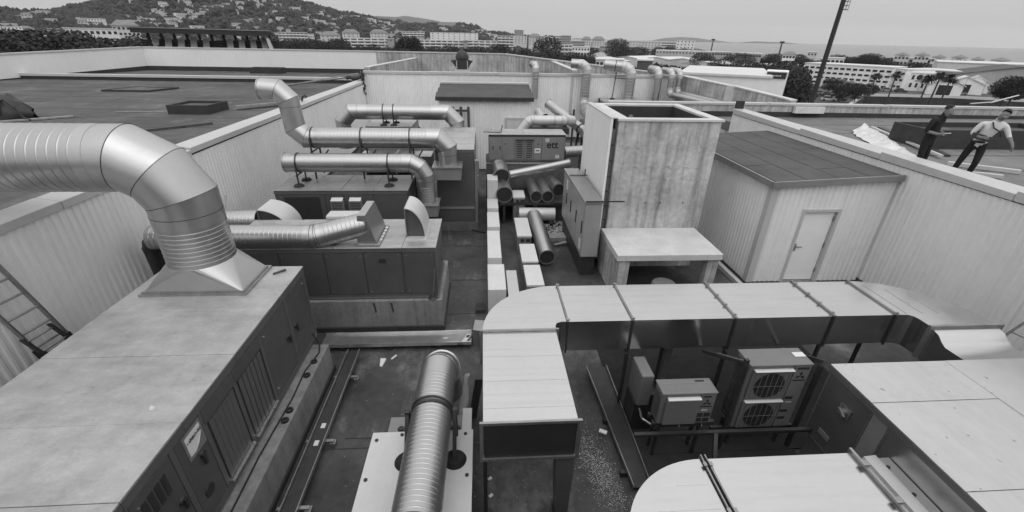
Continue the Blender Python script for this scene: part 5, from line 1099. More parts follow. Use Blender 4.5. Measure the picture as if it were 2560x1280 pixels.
def strap(t, X):
    part('tool_pouch', M['black'], t, lambda b: b.hexa([X(p) for p in ((.20,.15,1.12),(-.14,.15,1.05),(-.14,.24,1.05),(.20,.24,1.12))], [X(p) for p in ((.20,.15,1.24),(-.14,.15,1.17),(-.14,.22,1.17),(.20,.22,1.24))]))
    part('strap', M['black'], t, lambda b: b.tube([X(p) for p in ((-.05,.12,1.50),(-.10,.17,1.38),(-.24,.16,1.30),(-.30,.10,1.18),(-.22,.17,1.10))], .014, 6))
    part('belt', M['black'], t, lambda b: b.grid([[X((.175*cos(a)+.005, .135*sin(a), z)) for a in [2*pi*k/20 for k in range(20)]] for z in (1.0,1.045)], True, True))
person('man in loose white shirt and dark trousers reaching out an arm', (12.12, 10.0, 2.8), radians(136), J2, RAD, bones('cloth_light', 'cloth_dark', 'skin', 'cloth_light'), None, True, strap, (('haL','wrL'),('haR','wrR')))
J3 = dict(J1); J3.update(waist=(0,.10,1.10), chest=(0,.22,1.30), neck=(0,.33,1.44), jaw=(0,.42,1.48), head=(0,.44,1.56), crown=(0,.46,1.64), nose=(0,.53,1.50), shL=(-.2,.22,1.38), elL=(-.27,.35,1.12), wrL=(-.15,.5,1.0), haL=(-.1,.56,.98), shR=(.2,.22,1.38), elR=(.27,.35,1.12), wrR=(.15,.5,1.0), haR=(.1,.56,.98))
boxp_plat = thing('work_platform', 'low concrete platform at the far end of the trench where a worker stands', 'platform', (4.9, 22.6, 0)); boxp('block', M['concrete_dark'], boxp_plat, 4.2, 5.8, 21.8, 23.6, 0, .78)
person('worker in grey bending forward beside the pipes at the far end of the trench', (4.95, 22.4, .78), radians(-50), J3, RAD, bones('cloth_mid', 'cloth_dark', 'skin', 'cloth_mid'), None, True, None, (('haL','wrL'),('haR','wrR')))
t = thing('metal_pole', 'thin dark pole standing beside the bending worker', 'pole', (4.45, 22.0, 0)); part('pole', M['steel_dark'], t, lambda b: b.cyl((4.45,22.0,0),(4.47,22.0,2.75),.05,n=8))

# ================================================================== GROUND, SEA, HILLS
def azel(px, py): d = ray(px, py); return atan2(d.x, d.y), d.z/hypot(d.x, d.y)
def pol(az, r, z): return (r*sin(az), r*cos(az), z)
fan = []
for i in range(61):
    az = radians(-80+170*i/60); rr = 3200 if az < radians(17) else 3200-(3200-640)*min(1, (az-radians(17))/radians(12)); fan.append((az, rr))
b = MB(); b.grid([[pol(a, 3, GZ) for a, r in fan], [pol(a, r*.2, GZ) for a, r in fan], [pol(a, r*.5, GZ) for a, r in fan], [pol(a, r, GZ) for a, r in fan]], False)
struct(b.build('ground', M['ground'], origin=(0,0,GZ)))
struct(MB().grid([[pol(radians(-85+180*i/40), r, GZ-.6) for i in range(41)] for r in (400, 2000, 6000, 11800)], False).build('sea', M['water'], origin=(0,0,GZ-.6)))
def hill(name, sky_pts, R0, R1, mt, seed, rough, back=.75):
    pts = [azel(*p) for p in sky_pts]; rg = random.Random(seed); ph = [rg.uniform(0,6) for _ in range(8)]
    def crest(az):
        if az <= pts[0][0]: return pts[0][1]
        for (a, e), (a2, e2) in zip(pts, pts[1:]):
            if az <= a2: u = (az-a)/(a2-a); u = u*u*(3-2*u)*.5+u*.5; return e+(e2-e)*u
        return pts[-1][1]
    def zf(az, r):
        zc = EYE+R1*crest(az)+rough*.25*(sin(az*90+ph[0])+sin(az*210+ph[1])*.6)
        if r <= R1: u = max(0, (r-R0)/(R1-R0)); g = u**1.15
        else: g = 1-(r-R1)/R1*back
        n = rough*(sin(az*40+r*.011+ph[2])+sin(az*77-r*.019+ph[3])*.6)*min(1, max(0, (r-R0)/300))*(1-abs(min(1.5, r/R1)-.5)) * (1 if r < R1*.97 else 0)
        return GZ+(zc-GZ)*g+n
    a0, a1 = pts[0][0], pts[-1][0]; n = 130
    rows = [[pol(a0+(a1-a0)*i/n, r, zf(a0+(a1-a0)*i/n, r)) for i in range(n+1)] for r in [R0+(R1-R0)*k/24 for k in range(25)]+[R1*1.08, R1*1.3, R1*1.8]]
    struct(MB().grid(rows, True).build(name, M[mt], origin=(0,0,GZ)))
    return zf, a0, a1
SKA = [(-420,8),(-220,14),(-100,19),(0,27),(80,30),(190,40),(240,50),(330,80),(400,98),(430,104)]
SKB = [(40,48),(110,28),(150,24),(180,17),(215,15),(238,4),(300,-30),(420,-62),(560,-52),(700,-12),(765,6),(810,21),(865,32),(915,42),(965,53),(1010,59),(1060,62),(1105,62),(1140,59),(1190,70),(1222,82),(1280,88),(1350,94)]
SKC = [(860,62),(900,50),(947,39),(985,42),(1022,41),(1065,46),(1097,54),(1150,66),(1200,80)]
zA, a0A, a1A = hill('hill', SKA, 420, 900, 'hill', 2, 2.5)
zB, a0B, a1B = hill('wooded_hill', SKB, 620, 1500, 'hill', 5, 6)
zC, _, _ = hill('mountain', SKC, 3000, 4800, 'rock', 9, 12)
def isle(pts, r):
    rows = [[pol(azel(px,100)[0], r*k, GZ+(h*r/FPX*.9 if k == 1 else -2)) for px, h in pts] for k in (.96, 1, 1.05)]
    struct(MB().grid(rows, True).build('island', M['rock'], origin=rows[1][0][:2]+(GZ,)))
isle([(1625,0),(1645,4),(1665,7),(1700,9.5),(1740,8),(1770,5),(1800,3),(1840,0)], 7600)
isle([(1848,0),(1865,2),(1890,3.5),(1930,3),(1970,2.5),(2004,0)], 7900); isle([(1425,0),(1440,3),(1450,2.5),(1462,0)], 7000)

# wooded slopes: clumps of foliage too many to count
def clump(b, p, r, h, rg):
    n = 5; a0 = rg.uniform(0, 6); lo = []; mi = []
    for k in range(n):
        a = a0+2*pi*k/n; q = r*rg.uniform(.75, 1.2); lo.append((p[0]+q*.8*cos(a), p[1]+q*.8*sin(a), p[2]-1)); mi.append((p[0]+q*cos(a+.3), p[1]+q*sin(a+.3), p[2]+h*rg.uniform(.35,.6)))
    t = (p[0]+r*rg.uniform(-.3,.3), p[1]+r*rg.uniform(-.3,.3), p[2]+h)
    b.add(lo+mi+[t], [(k,(k+1)%n,n+(k+1)%n,n+k) for k in range(n)]+[(n+k,n+(k+1)%n,2*n) for k in range(n)], True)
rg = random.Random(21); b = MB()
for _ in range(8500):
    az = rg.uniform(a0B+.02, a1B-.02); u = rg.random()**.8; r = 640+890*u
    b.cur = 0 if rg.random() < .72 else 1; clump(b, pol(az, r, zB(az, r)), rg.uniform(3, 6.5), rg.uniform(3, 8.5), rg)
o = b.build('hillside_wood', [M['leaf'], M['leaf2']], origin=(0,0,GZ)); o['kind'] = 'stuff'
b = MB()
for _ in range(3400):
    az = rg.uniform(a0A, a1A-.005); r = 430+480*rg.random()
    b.cur = 0 if rg.random() < .75 else 1; clump(b, pol(az, r, zA(az, r)), rg.uniform(2.2, 4.6), rg.uniform(3, 7.5), rg)
o = b.build('hillside_wood', [M['leaf'], M['leaf2']], origin=(0,0,GZ)); o['kind'] = 'stuff'

# hillside houses
def house_mesh(w_, d_, h, style):
    b = MB(); x, y = w_/2, d_/2
    b.box(-x, x, -y, y, -6, h)
    b.cur = 2
    n = max(2, int(w_/2.8)); fl = max(1, int(h/2.9))
    for f in range(fl):
        for k in range(n):
            cx = -x+(k+.5)*w_/n; z = h-2.1-f*2.9; b.box(cx-.55, cx+.55, -y-.06, -y-.02, z-.2, z+1.15)
    b.cur = 1
    if style == 'hip':
        o = .5; b.add([(-x-o,-y-o,h+.02),(x+o,-y-o,h+.02),(x+o,y+o,h+.02),(-x-o,y+o,h+.02),(-x*.45,0,h+1.9),(x*.45,0,h+1.9)], [(0,1,5,4),(1,2,5),(2,3,4,5),(3,0,4),(3,2,1,0)])
    elif style == 'gable':
        o = .4; b.add([(-x-o,-y-o,h+.02),(x+o,-y-o,h+.02),(x+o,y+o,h+.02),(-x-o,y+o,h+.02),(-x-o,0,h+2.0),(x+o,0,h+2.0)], [(0,1,5,4),(1,2,5),(2,3,4,5),(3,0,4),(3,2,1,0)])
    else:
        b.cur = 0; b.box(-x-.4, x+.4, -y-.9, y+.4, h+.02, h+.35); b.box(-x-.3, x+.3, -y-1.2, -y-.07, h-3.0, h-2.8)
    return b.mesh('house', [M['bld3' if style == 'flat' else 'bld'], M['roof'], M['glass']])
HM = [(house_mesh(11,9,5.6,'hip'), 'pale house with a hipped tiled roof among trees on the wooded hillside', 'hip'), (house_mesh(15,10,6.0,'gable'), 'pale house with a gabled tiled roof among trees on the wooded hillside', 'gable'),
      (house_mesh(13,9,6.2,'flat'), 'white flat-roofed villa among trees on the wooded hillside', 'flat'), (house_mesh(24,11,8.8,'flat'), 'long white flat-roofed block on the wooded hillside', 'block'), (house_mesh(9,8,8.6,'hip'), 'narrow tall pale house among trees on the wooded hillside', 'narrow')]
def put_house(k, az, r, zf, group, suffix=''):
    me, lab, kind = HM[k]; lab = suffix and lab.replace(' among trees on the wooded hillside', ' on the low hill at the far left').replace('wooded hillside', 'low hill at the far left') or lab; o = bpy.data.objects.new('hillside_house', me); C.objects.link(o); z = zf(az, r)+.5
    o.location = pol(az, r, z); o.rotation_euler = (0, 0, -az+rg.uniform(-.5, .5)); s = rg.uniform(.5, .92); o.scale = (s, s, s*rg.uniform(.85, 1.1)); tag(o, lab, 'house', group)
rg = random.Random(8)
for _ in range(290):
    px = rg.uniform(330, 1240); az = azel(px, 80)[0]
    u = rg.uniform(.02, .93)**.9
    if px < 560 and u > .55 and rg.random() < .6: u *= .5
    put_house(rg.choices(range(5), (4,3,4,2,2))[0], az, 620+870*u, zB, 'houses scattered over the wooded hill')
for _ in range(64):
    px = rg.uniform(-60, 330); az = azel(px, 60)[0]; put_house(rg.choices(range(5), (4,3,4,1,2))[0], az, 440+440*rg.uniform(.1, .93), zA, 'houses on the low hill at the far left', ', on the low hill at the far left')

# ================================================================== CITY BUILDINGS
def bldg(label, pxl, pxr, pyt, dist, floors, bays, depth=14., style='win', wall='bld', roof='flat', rot=0., base=GZ, name='apartment_building', cat='building', fh=3.0, group=None):
    A, B = far(pxl, pyt, dist), far(pxr, pyt, dist); ctr = (A+B)/2; wd_ = (V((A.x,A.y,0))-V((B.x,B.y,0))).length; zt = ctr.z
    ang = -atan2(ctr.x, ctr.y)+rot
    t = thing(name, label, cat, (ctr.x, ctr.y, base), group); t.rotation_euler = (0, 0, ang); H_ = zt-base; x = wd_/2/max(.5, cos(rot))
    def sub(nm, mm, fn, parent=t):
        b = MB(); fn(b); o = bpy.data.objects.new(nm, b.mesh(nm, M[mm])); C.objects.link(o); o.parent = parent; return o
    wl = sub('wall', wall, lambda b: b.box(-x, x, 0, depth, 0, H_-.02))
    if roof == 'flat': sub('roof', 'roof_light', lambda b: (b.box(-x-.3, x+.3, -.3, depth+.3, H_-.018, H_+.35)))
    elif roof == 'hip':
        rh = min(4.5, x*.5); sub('roof', 'roof', lambda b: b.add([(-x-.8,-.8,H_),(x+.8,-.8,H_),(x+.8,depth+.8,H_),(-x-.8,depth+.8,H_),(-x*.5,depth/2,H_+rh),(x*.5,depth/2,H_+rh)], [(0,1,5,4),(1,2,5),(2,3,4,5),(3,0,4),(3,2,1,0)]))
    elif roof == 'dome':
        sub('roof', 'roof', lambda b: b.grid([[(x*1.05*rr*cos(a), depth/2+depth*.55*rr*sin(a), H_+hh) for a in [2*pi*k/24 for k in range(24)]] for rr, hh in ((1,0),(.99,.3),(.80,.9),(.5,1.4),(.25,1.6),(.24,1.9),(0.01,2.0))], True, True))
    bw_ = 2*x/bays; wm = None
    for f in range(floors):
        z = H_-(f+.72)*fh
        if z < 1: break
        if style == 'balcony':
            sub('balcony', 'bld3', lambda b: (b.box(-x, x, -1.3, -.003, z-.55, z-.40), b.box(-x, x, -1.3, -1.22, z-.40, z+.45)))
            for k in range(bays):
                cx = -x+(k+.5)*bw_
                o = bpy.data.objects.new('window', wm) if wm else sub('window', 'glass', lambda b: b.box(-bw_*.40, bw_*.40, -.05, -.003, -.38, 1.55))
                if not wm: wm = o.data
                else: C.objects.link(o); o.parent = t
                o.location = (cx, 0, z)
        else:
            for k in range(bays):
                cx = -x+(k+.5)*bw_
                o = bpy.data.objects.new('window', wm) if wm else sub('window', 'glass', lambda b: b.box(-min(bw_*.36, 1.9 if style == 'strip' else .6), min(bw_*.36, 1.9 if style == 'strip' else .6), -.06, -.003, 0, 1.25))
                if not wm: wm = o.data
                else: C.objects.link(o); o.parent = t
                o.location = (cx, 0, z)
    return t
BL = [
 ('low white hall in the middle distance left of the dark workshops', 1430, 1475, 118, 380, 2, 6, 'win', 'bld3', 'flat'),
 ('long pale depot with many small windows behind the dark workshops', 1500, 1600, 116, 560, 1, 18, 'win', 'bld2', 'flat'),
 ('pale low hall right of the tall white block by the sea', 1745, 1830, 130, 430, 1, 12, 'strip', 'bld2', 'flat'),
 ('pale shed with dark band before the sea masts', 1840, 1905, 134, 400, 1, 9, 'strip', 'bld2', 'flat'),
 ('white house among the dark trees left of the lighting mast', 1958, 1990, 136, 350, 2, 4, 'win', 'bld3', 'hip'),
 ('white shop with flat canopy behind the lighting mast', 2068, 2112, 146, 330, 1, 4, 'strip', 'bld3', 'flat'),
 ('pale cabin by the shore right of the lighting mast', 2020, 2044, 131, 480, 1, 3, 'win', 'bld', 'flat'),
 ('long white balcony block left of centre beyond the white parapet', 858, 978, 96, 560, 4, 7, 'balcony', 'bld3', 'flat'),
 ('grey core tower at the right end of the left balcony block', 968, 985, 97, 556, 1, 1, 'win', 'bld2', 'flat'),
 ('long white balcony block behind the dark roof cowl', 1046, 1160, 101, 540, 4, 8, 'balcony', 'bld3', 'flat'),
 ('second white balcony block right of the dark roof cowl', 1168, 1242, 102, 542, 4, 5, 'balcony', 'bld3', 'flat'),
 ('grey stair core between the two balcony blocks', 1159, 1169, 101, 536, 1, 1, 'win', 'bld2', 'flat'),
 ('pale block with tiled roof above the left balcony block', 855, 898, 82, 700, 3, 4, 'win', 'bld', 'hip'),
 ('pale wide block with tiled roof left of the dark cypress clump', 925, 968, 82, 720, 3, 5, 'win', 'bld', 'hip'),
 ('pale terrace block right of the dark cypress clump', 1005, 1060, 79, 740, 3, 6, 'balcony', 'bld', 'flat'),
 ('stepped white block above the dark roof cowl', 1075, 1195, 82, 700, 4, 9, 'win', 'bld3', 'flat'),
 ('grey block on the crest right of the far mountain', 1095, 1140, 56, 1380, 4, 6, 'balcony', 'bld2', 'flat'),
 ('row of pale town flats right of the grandstand', 694, 768, 81, 640, 4, 8, 'balcony', 'bld', 'flat'),
 ('small pale flats in front of the trees right of the grandstand', 800, 850, 88, 640, 2, 4, 'win', 'bld', 'hip'),
 ('pale corner block at the right end of the balcony blocks', 1244, 1284, 90, 600, 5, 4, 'balcony', 'bld', 'flat'),
 ('tall grey slab tower standing above the skyline at centre', 1286, 1309, 75, 950, 8, 5, 'win', 'bld2', 'flat'),
 ('pale block at the foot of the slab tower', 1278, 1318, 90, 800, 4, 5, 'win', 'bld', 'flat'),
 ('pale hip-roofed block right of the slab tower', 1322, 1352, 92, 760, 4, 4, 'win', 'bld', 'hip'),
 ('white block behind the big round tree', 1376, 1405, 90, 720, 4, 4, 'balcony', 'bld', 'flat'),
 ('grey gridded block right of the big round tree', 1404, 1428, 89, 715, 5, 6, 'win', 'bld2', 'flat'),
 ('small white block with balconies in front of the gridded block', 1402, 1432, 112, 430, 4, 3, 'balcony', 'bld3', 'flat'),
 ('long low grey hall left of the domed villas', 1430, 1462, 103, 620, 2, 6, 'win', 'bld2', 'flat'),
 ('pale villa with tiled roof on the skyline, left one', 1454, 1478, 98, 760, 3, 4, 'win', 'bld', 'hip'),
 ('pale villa with tiled roof on the skyline, right one with peaked roof', 1480, 1512, 99, 770, 3, 5, 'win', 'bld', 'hip'),
 ('pale low block left of the second round tree', 1520, 1542, 102, 720, 3, 4, 'win', 'bld', 'flat'),
 ('long pale terrace facing the sea right of the second round tree', 1566, 1660, 104, 700, 3, 12, 'win', 'bld', 'flat'),
 ('white balcony terrace left of the tall white block by the sea', 1655, 1705, 106, 640, 4, 8, 'balcony', 'bld', 'flat'),
 ('tall white block by the sea with a plain side wall', 1692, 1738, 101, 600, 5, 5, 'win', 'bld3', 'flat'),
]
for (lab, l, r_, pt, ds, fl_, by_, sty, wl, rf) in BL: bldg(lab, l, r_, pt, ds, fl_, by_, 12, sty, wl, rf)
# domed villas by the sea, far right
for k, (l, r_, pt) in enumerate(((2237,2275,139),(2287,2325,140),(2330,2366,145),(2378,2420,146),(2426,2462,151),(2474,2528,153))):
    bldg(('leftmost','second from left','third from left','tallest, fourth from left','fifth from left','rightmost')[k]+' of the domed villas in front of the sea', l, r_, pt, 430, 2, 4, 14, 'win', 'bld', 'dome', name='domed_villa', group='domed villas by the sea')
bldg('long pale wing linking the domed villas', 2240, 2530, 150, 445, 2, 24, 8, 'win', 'bld', 'flat')

# industrial sheds in the middle distance
def shed(label, px, py, w_, d_, he, hr, rot, rm='roof_light', wm_='bld', base=GZ, lights=0):
    p = gp(px, py, base+he); t = thing('industrial_shed', label, 'shed', (p.x, p.y, base)); t.rotation_euler = (0,0,-atan2(p.x,p.y)+rot); x, y = w_/2, d_/2
    def sub(nm, mm, fn):
        b = MB(); fn(b); o = bpy.data.objects.new(nm, b.mesh(nm, M[mm])); C.objects.link(o); o.parent = t; return o
    sub('wall', wm_, lambda b: (b.box(-x, x, -y, y, 0, he), b.add([(-x,-y,he),(x,-y,he),(0,-y,hr-.1)],[(0,1,2)])))
    for s in (-1, 1): sub('roof_slope', rm, lambda b: b.hexa([(0,-y-.5,hr-.15),(s*(x+.6),-y-.5,he-.15),(s*(x+.6),y+.5,he-.15),(0,y+.5,hr-.15)],[(0,-y-.5,hr+.1),(s*(x+.6),-y-.5,he+.1),(s*(x+.6),y+.5,he+.1),(0,y+.5,hr+.1)]))
    for k in range(lights):
        yy = -y+(k+.5)*d_/lights; o = sub('skylight', 'white', lambda b: b.hexa([(-x*.75,yy-1,he+(hr-he)*.25+.12),(-x*.3,yy-1,he+(hr-he)*.7+.12),(-x*.3,yy+1,he+(hr-he)*.7+.12),(-x*.75,yy+1,he+(hr-he)*.25+.12)],[(-x*.75,yy-1,he+(hr-he)*.25+.3),(-x*.3,yy-1,he+(hr-he)*.7+.3),(-x*.3,yy+1,he+(hr-he)*.7+.3),(-x*.75,yy+1,he+(hr-he)*.25+.3)]))
    sub('door', 'glass', lambda b: b.box(-2, 2, -y-.1, -y-.02, 0, 3.5))
    return t
shed('dark-roofed workshop with bright skylights, left of the white gable', 1462, 129, 42, 60, 6, 11, 1.2, 'roof_dark', 'bld2', lights=7)
shed('white-gabled workshop facing the camera in the middle distance', 1518, 137, 26, 50, 6.5, 11, -.25, 'roof_dark', 'bld3')
shed('dark-roofed workshop with three skylights right of the white gable', 1588, 130, 34, 70, 6.5, 11, .95, 'roof_dark', 'bld2', lights=5)
shed('second dark gable right of the white-gabled workshop', 1636, 136, 36, 50, 6.5, 11, -.15, 'roof_dark', 'bld2')
for k, (px, py, w_, d_) in enumerate(((1500,150,40,26),(1600,146,34,44),(1675,148,34,44),(1745,152,34,44),(1800,160,36,46),(1880,168,38,44),(1950,170,36,40))):
    shed(('low pale workshop with small annexes below the white gable','first pale metal-roofed hall of the row, counting from the left','second pale metal-roofed hall of the row','third pale metal-roofed hall of the row','fourth pale metal-roofed hall of the row','fifth pale metal-roofed hall, above the white flat-roofed store','last pale metal-roofed hall beside the dark trees')[k], px, py, w_, d_, 7, 9.2, -.55, 'roof_light', 'bld')
bldg('long low dark hall left of the tennis-like canopy row', 1640, 1790, 128, 470, 1, 18, 20, 'win', 'bld2', 'flat')
bldg('pale store with dark shutters behind the far parapet', 1490, 1560, 150, 210, 2, 7, 14, 'strip', 'bld', 'flat')
tb = bldg('square dark-sided box on the pale store roofs', 1594, 1632, 152, 150, 0, 1, 10, 'win', 'roof_dark', 'flat', name='storage_block')
t = bldg('white flat-roofed store with long plain wall next to the building', 1700, 1928, 190, 92, 0, 1, 26, 'win', 'bld3', 'flat', name='retail_store', cat='store')
t = thing('store_sign', 'dark rectangular sign with small pale lettering on the white store', 'sign', tuple(far(1941, 189, 96)));
A = far(1941, 189, 96); an = -atan2(A.x, A.y)
def subw(nm, mm, fn):
    b = MB(); fn(b); o = bpy.data.objects.new(nm, b.mesh(nm, M[mm])); C.objects.link(o); o.parent = t; return o
t.rotation_euler = (0, 0, an); subw('board', 'black', lambda b: b.box(-1.55, 1.55, 0, .2, -.5, .55)); subw('lettering', 'paper', lambda b: [b.box(-.75+.22*k, -.6+.22*k, -.02, -.004, -.12, .02+.06*(k % 3 == 0)) for k in range(7)]); subw('support', 'bld3', lambda b: b.box(-1.7, 1.8, .21, 6, -11, .68))

# road terrace with embankment wall on the right
RZ = -11.
def rp(px, py): p = gp(px, py, RZ); return (p.x, p.y)
edge = [rp(1900,268), rp(2120,266), rp(2160,238), rp(2380,243), rp(2600,255)]; back = [rp(2620,180), rp(2250,168), rp(1925,190)]
struct(MB().prism(edge+back, GZ, RZ).build('terrace', M['ground']))
inn = [rp(2600,238), rp(2380,230), rp(2160,224)]
struct(MB().prism(edge[2:]+inn, RZ+.01, RZ+.03).build('road', M['asphalt']))
t = thing('embankment_wall', 'long dark retaining wall below the riverside road', 'wall', edge[1]+(GZ,))
for (p, q) in zip(edge, edge[1:]):
    d = (V(q)-V(p)); n = max(1, round(d.length/9))
    for k in range(n):
        a = V(p)+d*(k/n); c = V(p)+d*((k+.985)/n); nr = V((d.y, -d.x)).normalized()*.3
        b = MB(); b.hexa([(a.x+nr.x,a.y+nr.y,GZ),(c.x+nr.x,c.y+nr.y,GZ),(c.x+nr.x*.05,c.y+nr.y*.05,GZ),(a.x+nr.x*.05,a.y+nr.y*.05,GZ)],[(a.x+nr.x,a.y+nr.y,RZ-.3),(c.x+nr.x,c.y+nr.y,RZ-.3),(c.x+nr.x*.05,c.y+nr.y*.05,RZ-.3),(a.x+nr.x*.05,a.y+nr.y*.05,RZ-.3)]); b.build('wall_bay', M['old_wall'], t)
    b = MB(); a, c = V(p), V(q); b.hexa([(a.x+nr.x*1.3,a.y+nr.y*1.3,RZ-.29),(c.x+nr.x*1.3,c.y+nr.y*1.3,RZ-.29),(c.x-nr.x,c.y-nr.y,RZ-.29),(a.x-nr.x,a.y-nr.y,RZ-.29)],[(a.x+nr.x*1.3,a.y+nr.y*1.3,RZ+.55),(c.x+nr.x*1.3,c.y+nr.y*1.3,RZ+.55),(c.x-nr.x,c.y-nr.y,RZ+.55),(a.x-nr.x,a.y-nr.y,RZ+.55)]); b.build('kerb', M['slab'], t)
# office and hall on the terrace
def facade(label, P, Q, pyt, floors, bays, depth, style, wall, name='office_building', fh=3.2, winz=.7):
    """building whose front foot runs from ground point P to Q (photo columns/rows), facing the camera"""
    A = gp(*P, RZ); B = gp(*Q, RZ); d = B-A; L_ = d.length; ra = ray(P[0], pyt); H_ = EYE+ra.z/hypot(ra.x, ra.y)*hypot(A.x, A.y)-RZ
    t = thing(name, label, 'building', tuple(A)); t.rotation_euler = (0,0,atan2(d.y, d.x))
    def sub(nm, mm, fn):
        b = MB(); fn(b); o = bpy.data.objects.new(nm, b.mesh(nm, M[mm])); C.objects.link(o); o.parent = t; return o
    sub('wall', wall, lambda b: b.box(0, L_, 0, depth, 0, H_)); sub('roof', 'roof_light', lambda b: b.box(-.2, L_+.2, -.2, depth+.2, H_+.005, H_+.4))
    for f in range(floors):
        for k in range(bays):
            if style == 'strip': z = H_-winz-1.1-f*H_/floors*.96; w0, w1 = L_*(k+.14)/bays, L_*(k+.82)/bays; hh = .8
            else: z = H_-winz-1.5-f*H_/floors*.9; w0, w1 = L_*(k+.3)/bays, L_*(k+.7)/bays; hh = 1.6
            sub('window', 'glass', lambda b: b.box(w0, w1, -.08, -.004, z, z+hh))
    return t, L_, H_, sub
facade('long white four-storey office with strip windows by the road', (1999,206), (2215,224), 158, 4, 14, 16, 'strip', 'bld3')
facade('white stepped wing at the right end of the long office', (2214,222), (2248,226), 172, 3, 3, 14, 'strip', 'bld3')
t, L_, H_, sub = facade('white hall with round window and vertical windows by the road', (2248,225), (2322,230), 182, 2, 5, 16, 'win', 'bld3', fh=5)
sub('round_window', 'glass', lambda b: b.cyl((L_*.52,-.12,H_*.80),(L_*.52,-.05,H_*.80),1.0,n=16)); sub('sign_panel', 'bld2', lambda b: b.box(L_*.40, L_*.64, -.12, -.05, H_*.55, H_*.64))
facade('long low hall with flat dark roof edge behind the palms', (2250,212), (2478,232), 172, 1, 14, 18, 'win', 'bld2', name='hall_building')
bldg('wide pale hangar roof in front of the domed villas, right side', 2345, 2600, 160, 330, 0, 1, 40, 'win', 'bld', 'flat', rot=.1, name='hangar')
shed('dark-roofed gabled hangar at the far right', 2520, 190, 40, 30, 6, 10, .2, 'roof_dark', 'bld2', base=RZ)
for k, (px, py, w_) in enumerate(((2362,212,10),(2408,210,12),(2435,208,9))):
    shed(('first small white gabled hut right of the palms','middle and largest white gabled hut right of the palms','third small white gabled hut right of the palms')[k], px, py, w_, 9, 3.4, 6.4, .1, 'roof_light', 'bld3', base=RZ)
def vehicle(label, px, py, yaw, paint, L_=4.3, h=1.45, base=RZ, kind='car', group=None):
    p = gp(px, py, base); t = thing('parked_car' if kind == 'car' else kind, label, kind, (p.x, p.y, base+.04), group); t.rotation_euler = (0,0,yaw); w_ = .85 if kind == 'car' else 1.2
    def sub(nm, mm, fn):
        b = MB(); fn(b); o = bpy.data.objects.new(nm, b.mesh(nm, M[mm])); C.objects.link(o); o.parent = t; return o
    x = L_/2
    if kind == 'car':
        sub('body', paint, lambda b: b.hexa([(-x,-w_,.25),(x,-w_,.25),(x,w_,.25),(-x,w_,.25)],[(-x,-w_*.95,.85),(x*.97,-w_*.95,.78),(x*.97,w_*.95,.78),(-x,w_*.95,.85)]))
        sub('cabin', 'glass', lambda b: b.hexa([(-x*.85,-w_*.9,.86),(x*.45,-w_*.9,.82),(x*.45,w_*.9,.82),(-x*.85,w_*.9,.86)],[(-x*.6,-w_*.75,h),(x*.12,-w_*.75,h),(x*.12,w_*.75,h),(-x*.6,w_*.75,h)]))
        sub('roof', paint, lambda b: b.box(-x*.6, x*.12, -w_*.76, w_*.76, h+.003, h+.05))
    else:
        sub('body', paint, lambda b: b.box(-x, x, -w_, w_, .4, h)); sub('window', 'glass', lambda b: (b.box(-x*.85, x*.85, -w_-.02, -w_-.004, h*.5, h*.8),))
    for sx in (-.62, .62):
        for sy in (-1, 1): sub('wheel', 'rubber', lambda b: b.cyl((sx*x, sy*w_*.8, .32), (sx*x, sy*w_*1.02, .32), .32, n=10))
    return t
VG = 'cars parked in the lot behind the right parapet'
lot = [(1960,241,'carw'),(1978,238,'carg'),(1992,243,'carw'),(2004,238,'card'),(2012,245,'carw'),(2024,247,'carg'),(2050,237,'carg'),(2066,241,'card'),(2088,240,'carw'),(2070,252,'carw'),(2096,252,'card')]
for k, (px, py, pt) in enumerate(lot): vehicle({'carw':'white car parked in the lot behind the right parapet','carg':'grey car parked in the lot behind the right parapet','card':'dark car parked in the lot behind the right parapet'}[pt], px, py, -.5+.2*(k % 3), pt, group=VG)
for k, (px, py, pt) in enumerate(((2190,227,'card'),(2215,229,'carg'),(2250,231,'card'),(2398,237,'carg'))): vehicle(('dark car on the riverside road, leftmost','grey car on the riverside road, second from the left','dark car on the riverside road below the white hall','grey car alone on the riverside road right of the palms')[k], px, py, -.35, pt)
vehicle('white car on the road below the row of caravans', 2522, 237, -.3, 'carw')
for k, px in enumerate((2390,2415,2452,2490,2525)): vehicle('white caravan, number '+('one','two','three','four','five')[k]+' from the left beside the road' if False else ('leftmost white caravan beside the riverside road','white caravan next to the leftmost one','middle white caravan of the row by the road','white caravan right of the middle one','largest, rightmost white caravan by the road')[k], px, 223+.09*(px-2390), -.32, 'carw', 7 if k < 4 else 12, 3.0, kind='caravan')
vehicle('white lorry with a dark side parked before the long office', 2075, 219, -.3, 'carw', 9, 3.4, kind='lorry')
# grandstand
t = thing('grandstand', 'stadium grandstand with a long dark roof beyond the white parapet', 'grandstand', tuple(far(515, 120, 230)));
A = far(335, 72, 232); B = far(690, 82, 226); zt = 6.4
ctr = (A+B)/2; an = atan2(B.y-A.y, B.x-A.x); Lh = (B-A).length/2; t.location = (ctr.x, ctr.y, GZ); t.rotation_euler = (0,0,an)
def gs(nm, mm, fn):
    b = MB(); fn(b); o = bpy.data.objects.new(nm, b.mesh(nm, M[mm])); C.objects.link(o); o.parent = t; return o
zr = zt-GZ
gs('roof', 'stand_dark', lambda b: b.hexa([(-Lh,-6,zr-1.9),(Lh,-6,zr-2.3),(Lh,12,zr-2.3),(-Lh,12,zr-1.9)],[(-Lh,-6,zr-.2),(Lh-2,-6,zr-.5),(Lh-2,12,zr-.3),(-Lh,12,zr)])); gs('roof_edge', 'steel', lambda b: b.bar((-Lh,-6.1,zr-.1),(Lh-2,-6.1,zr-.4),.2,.25))
st = (2*Lh-6)/10
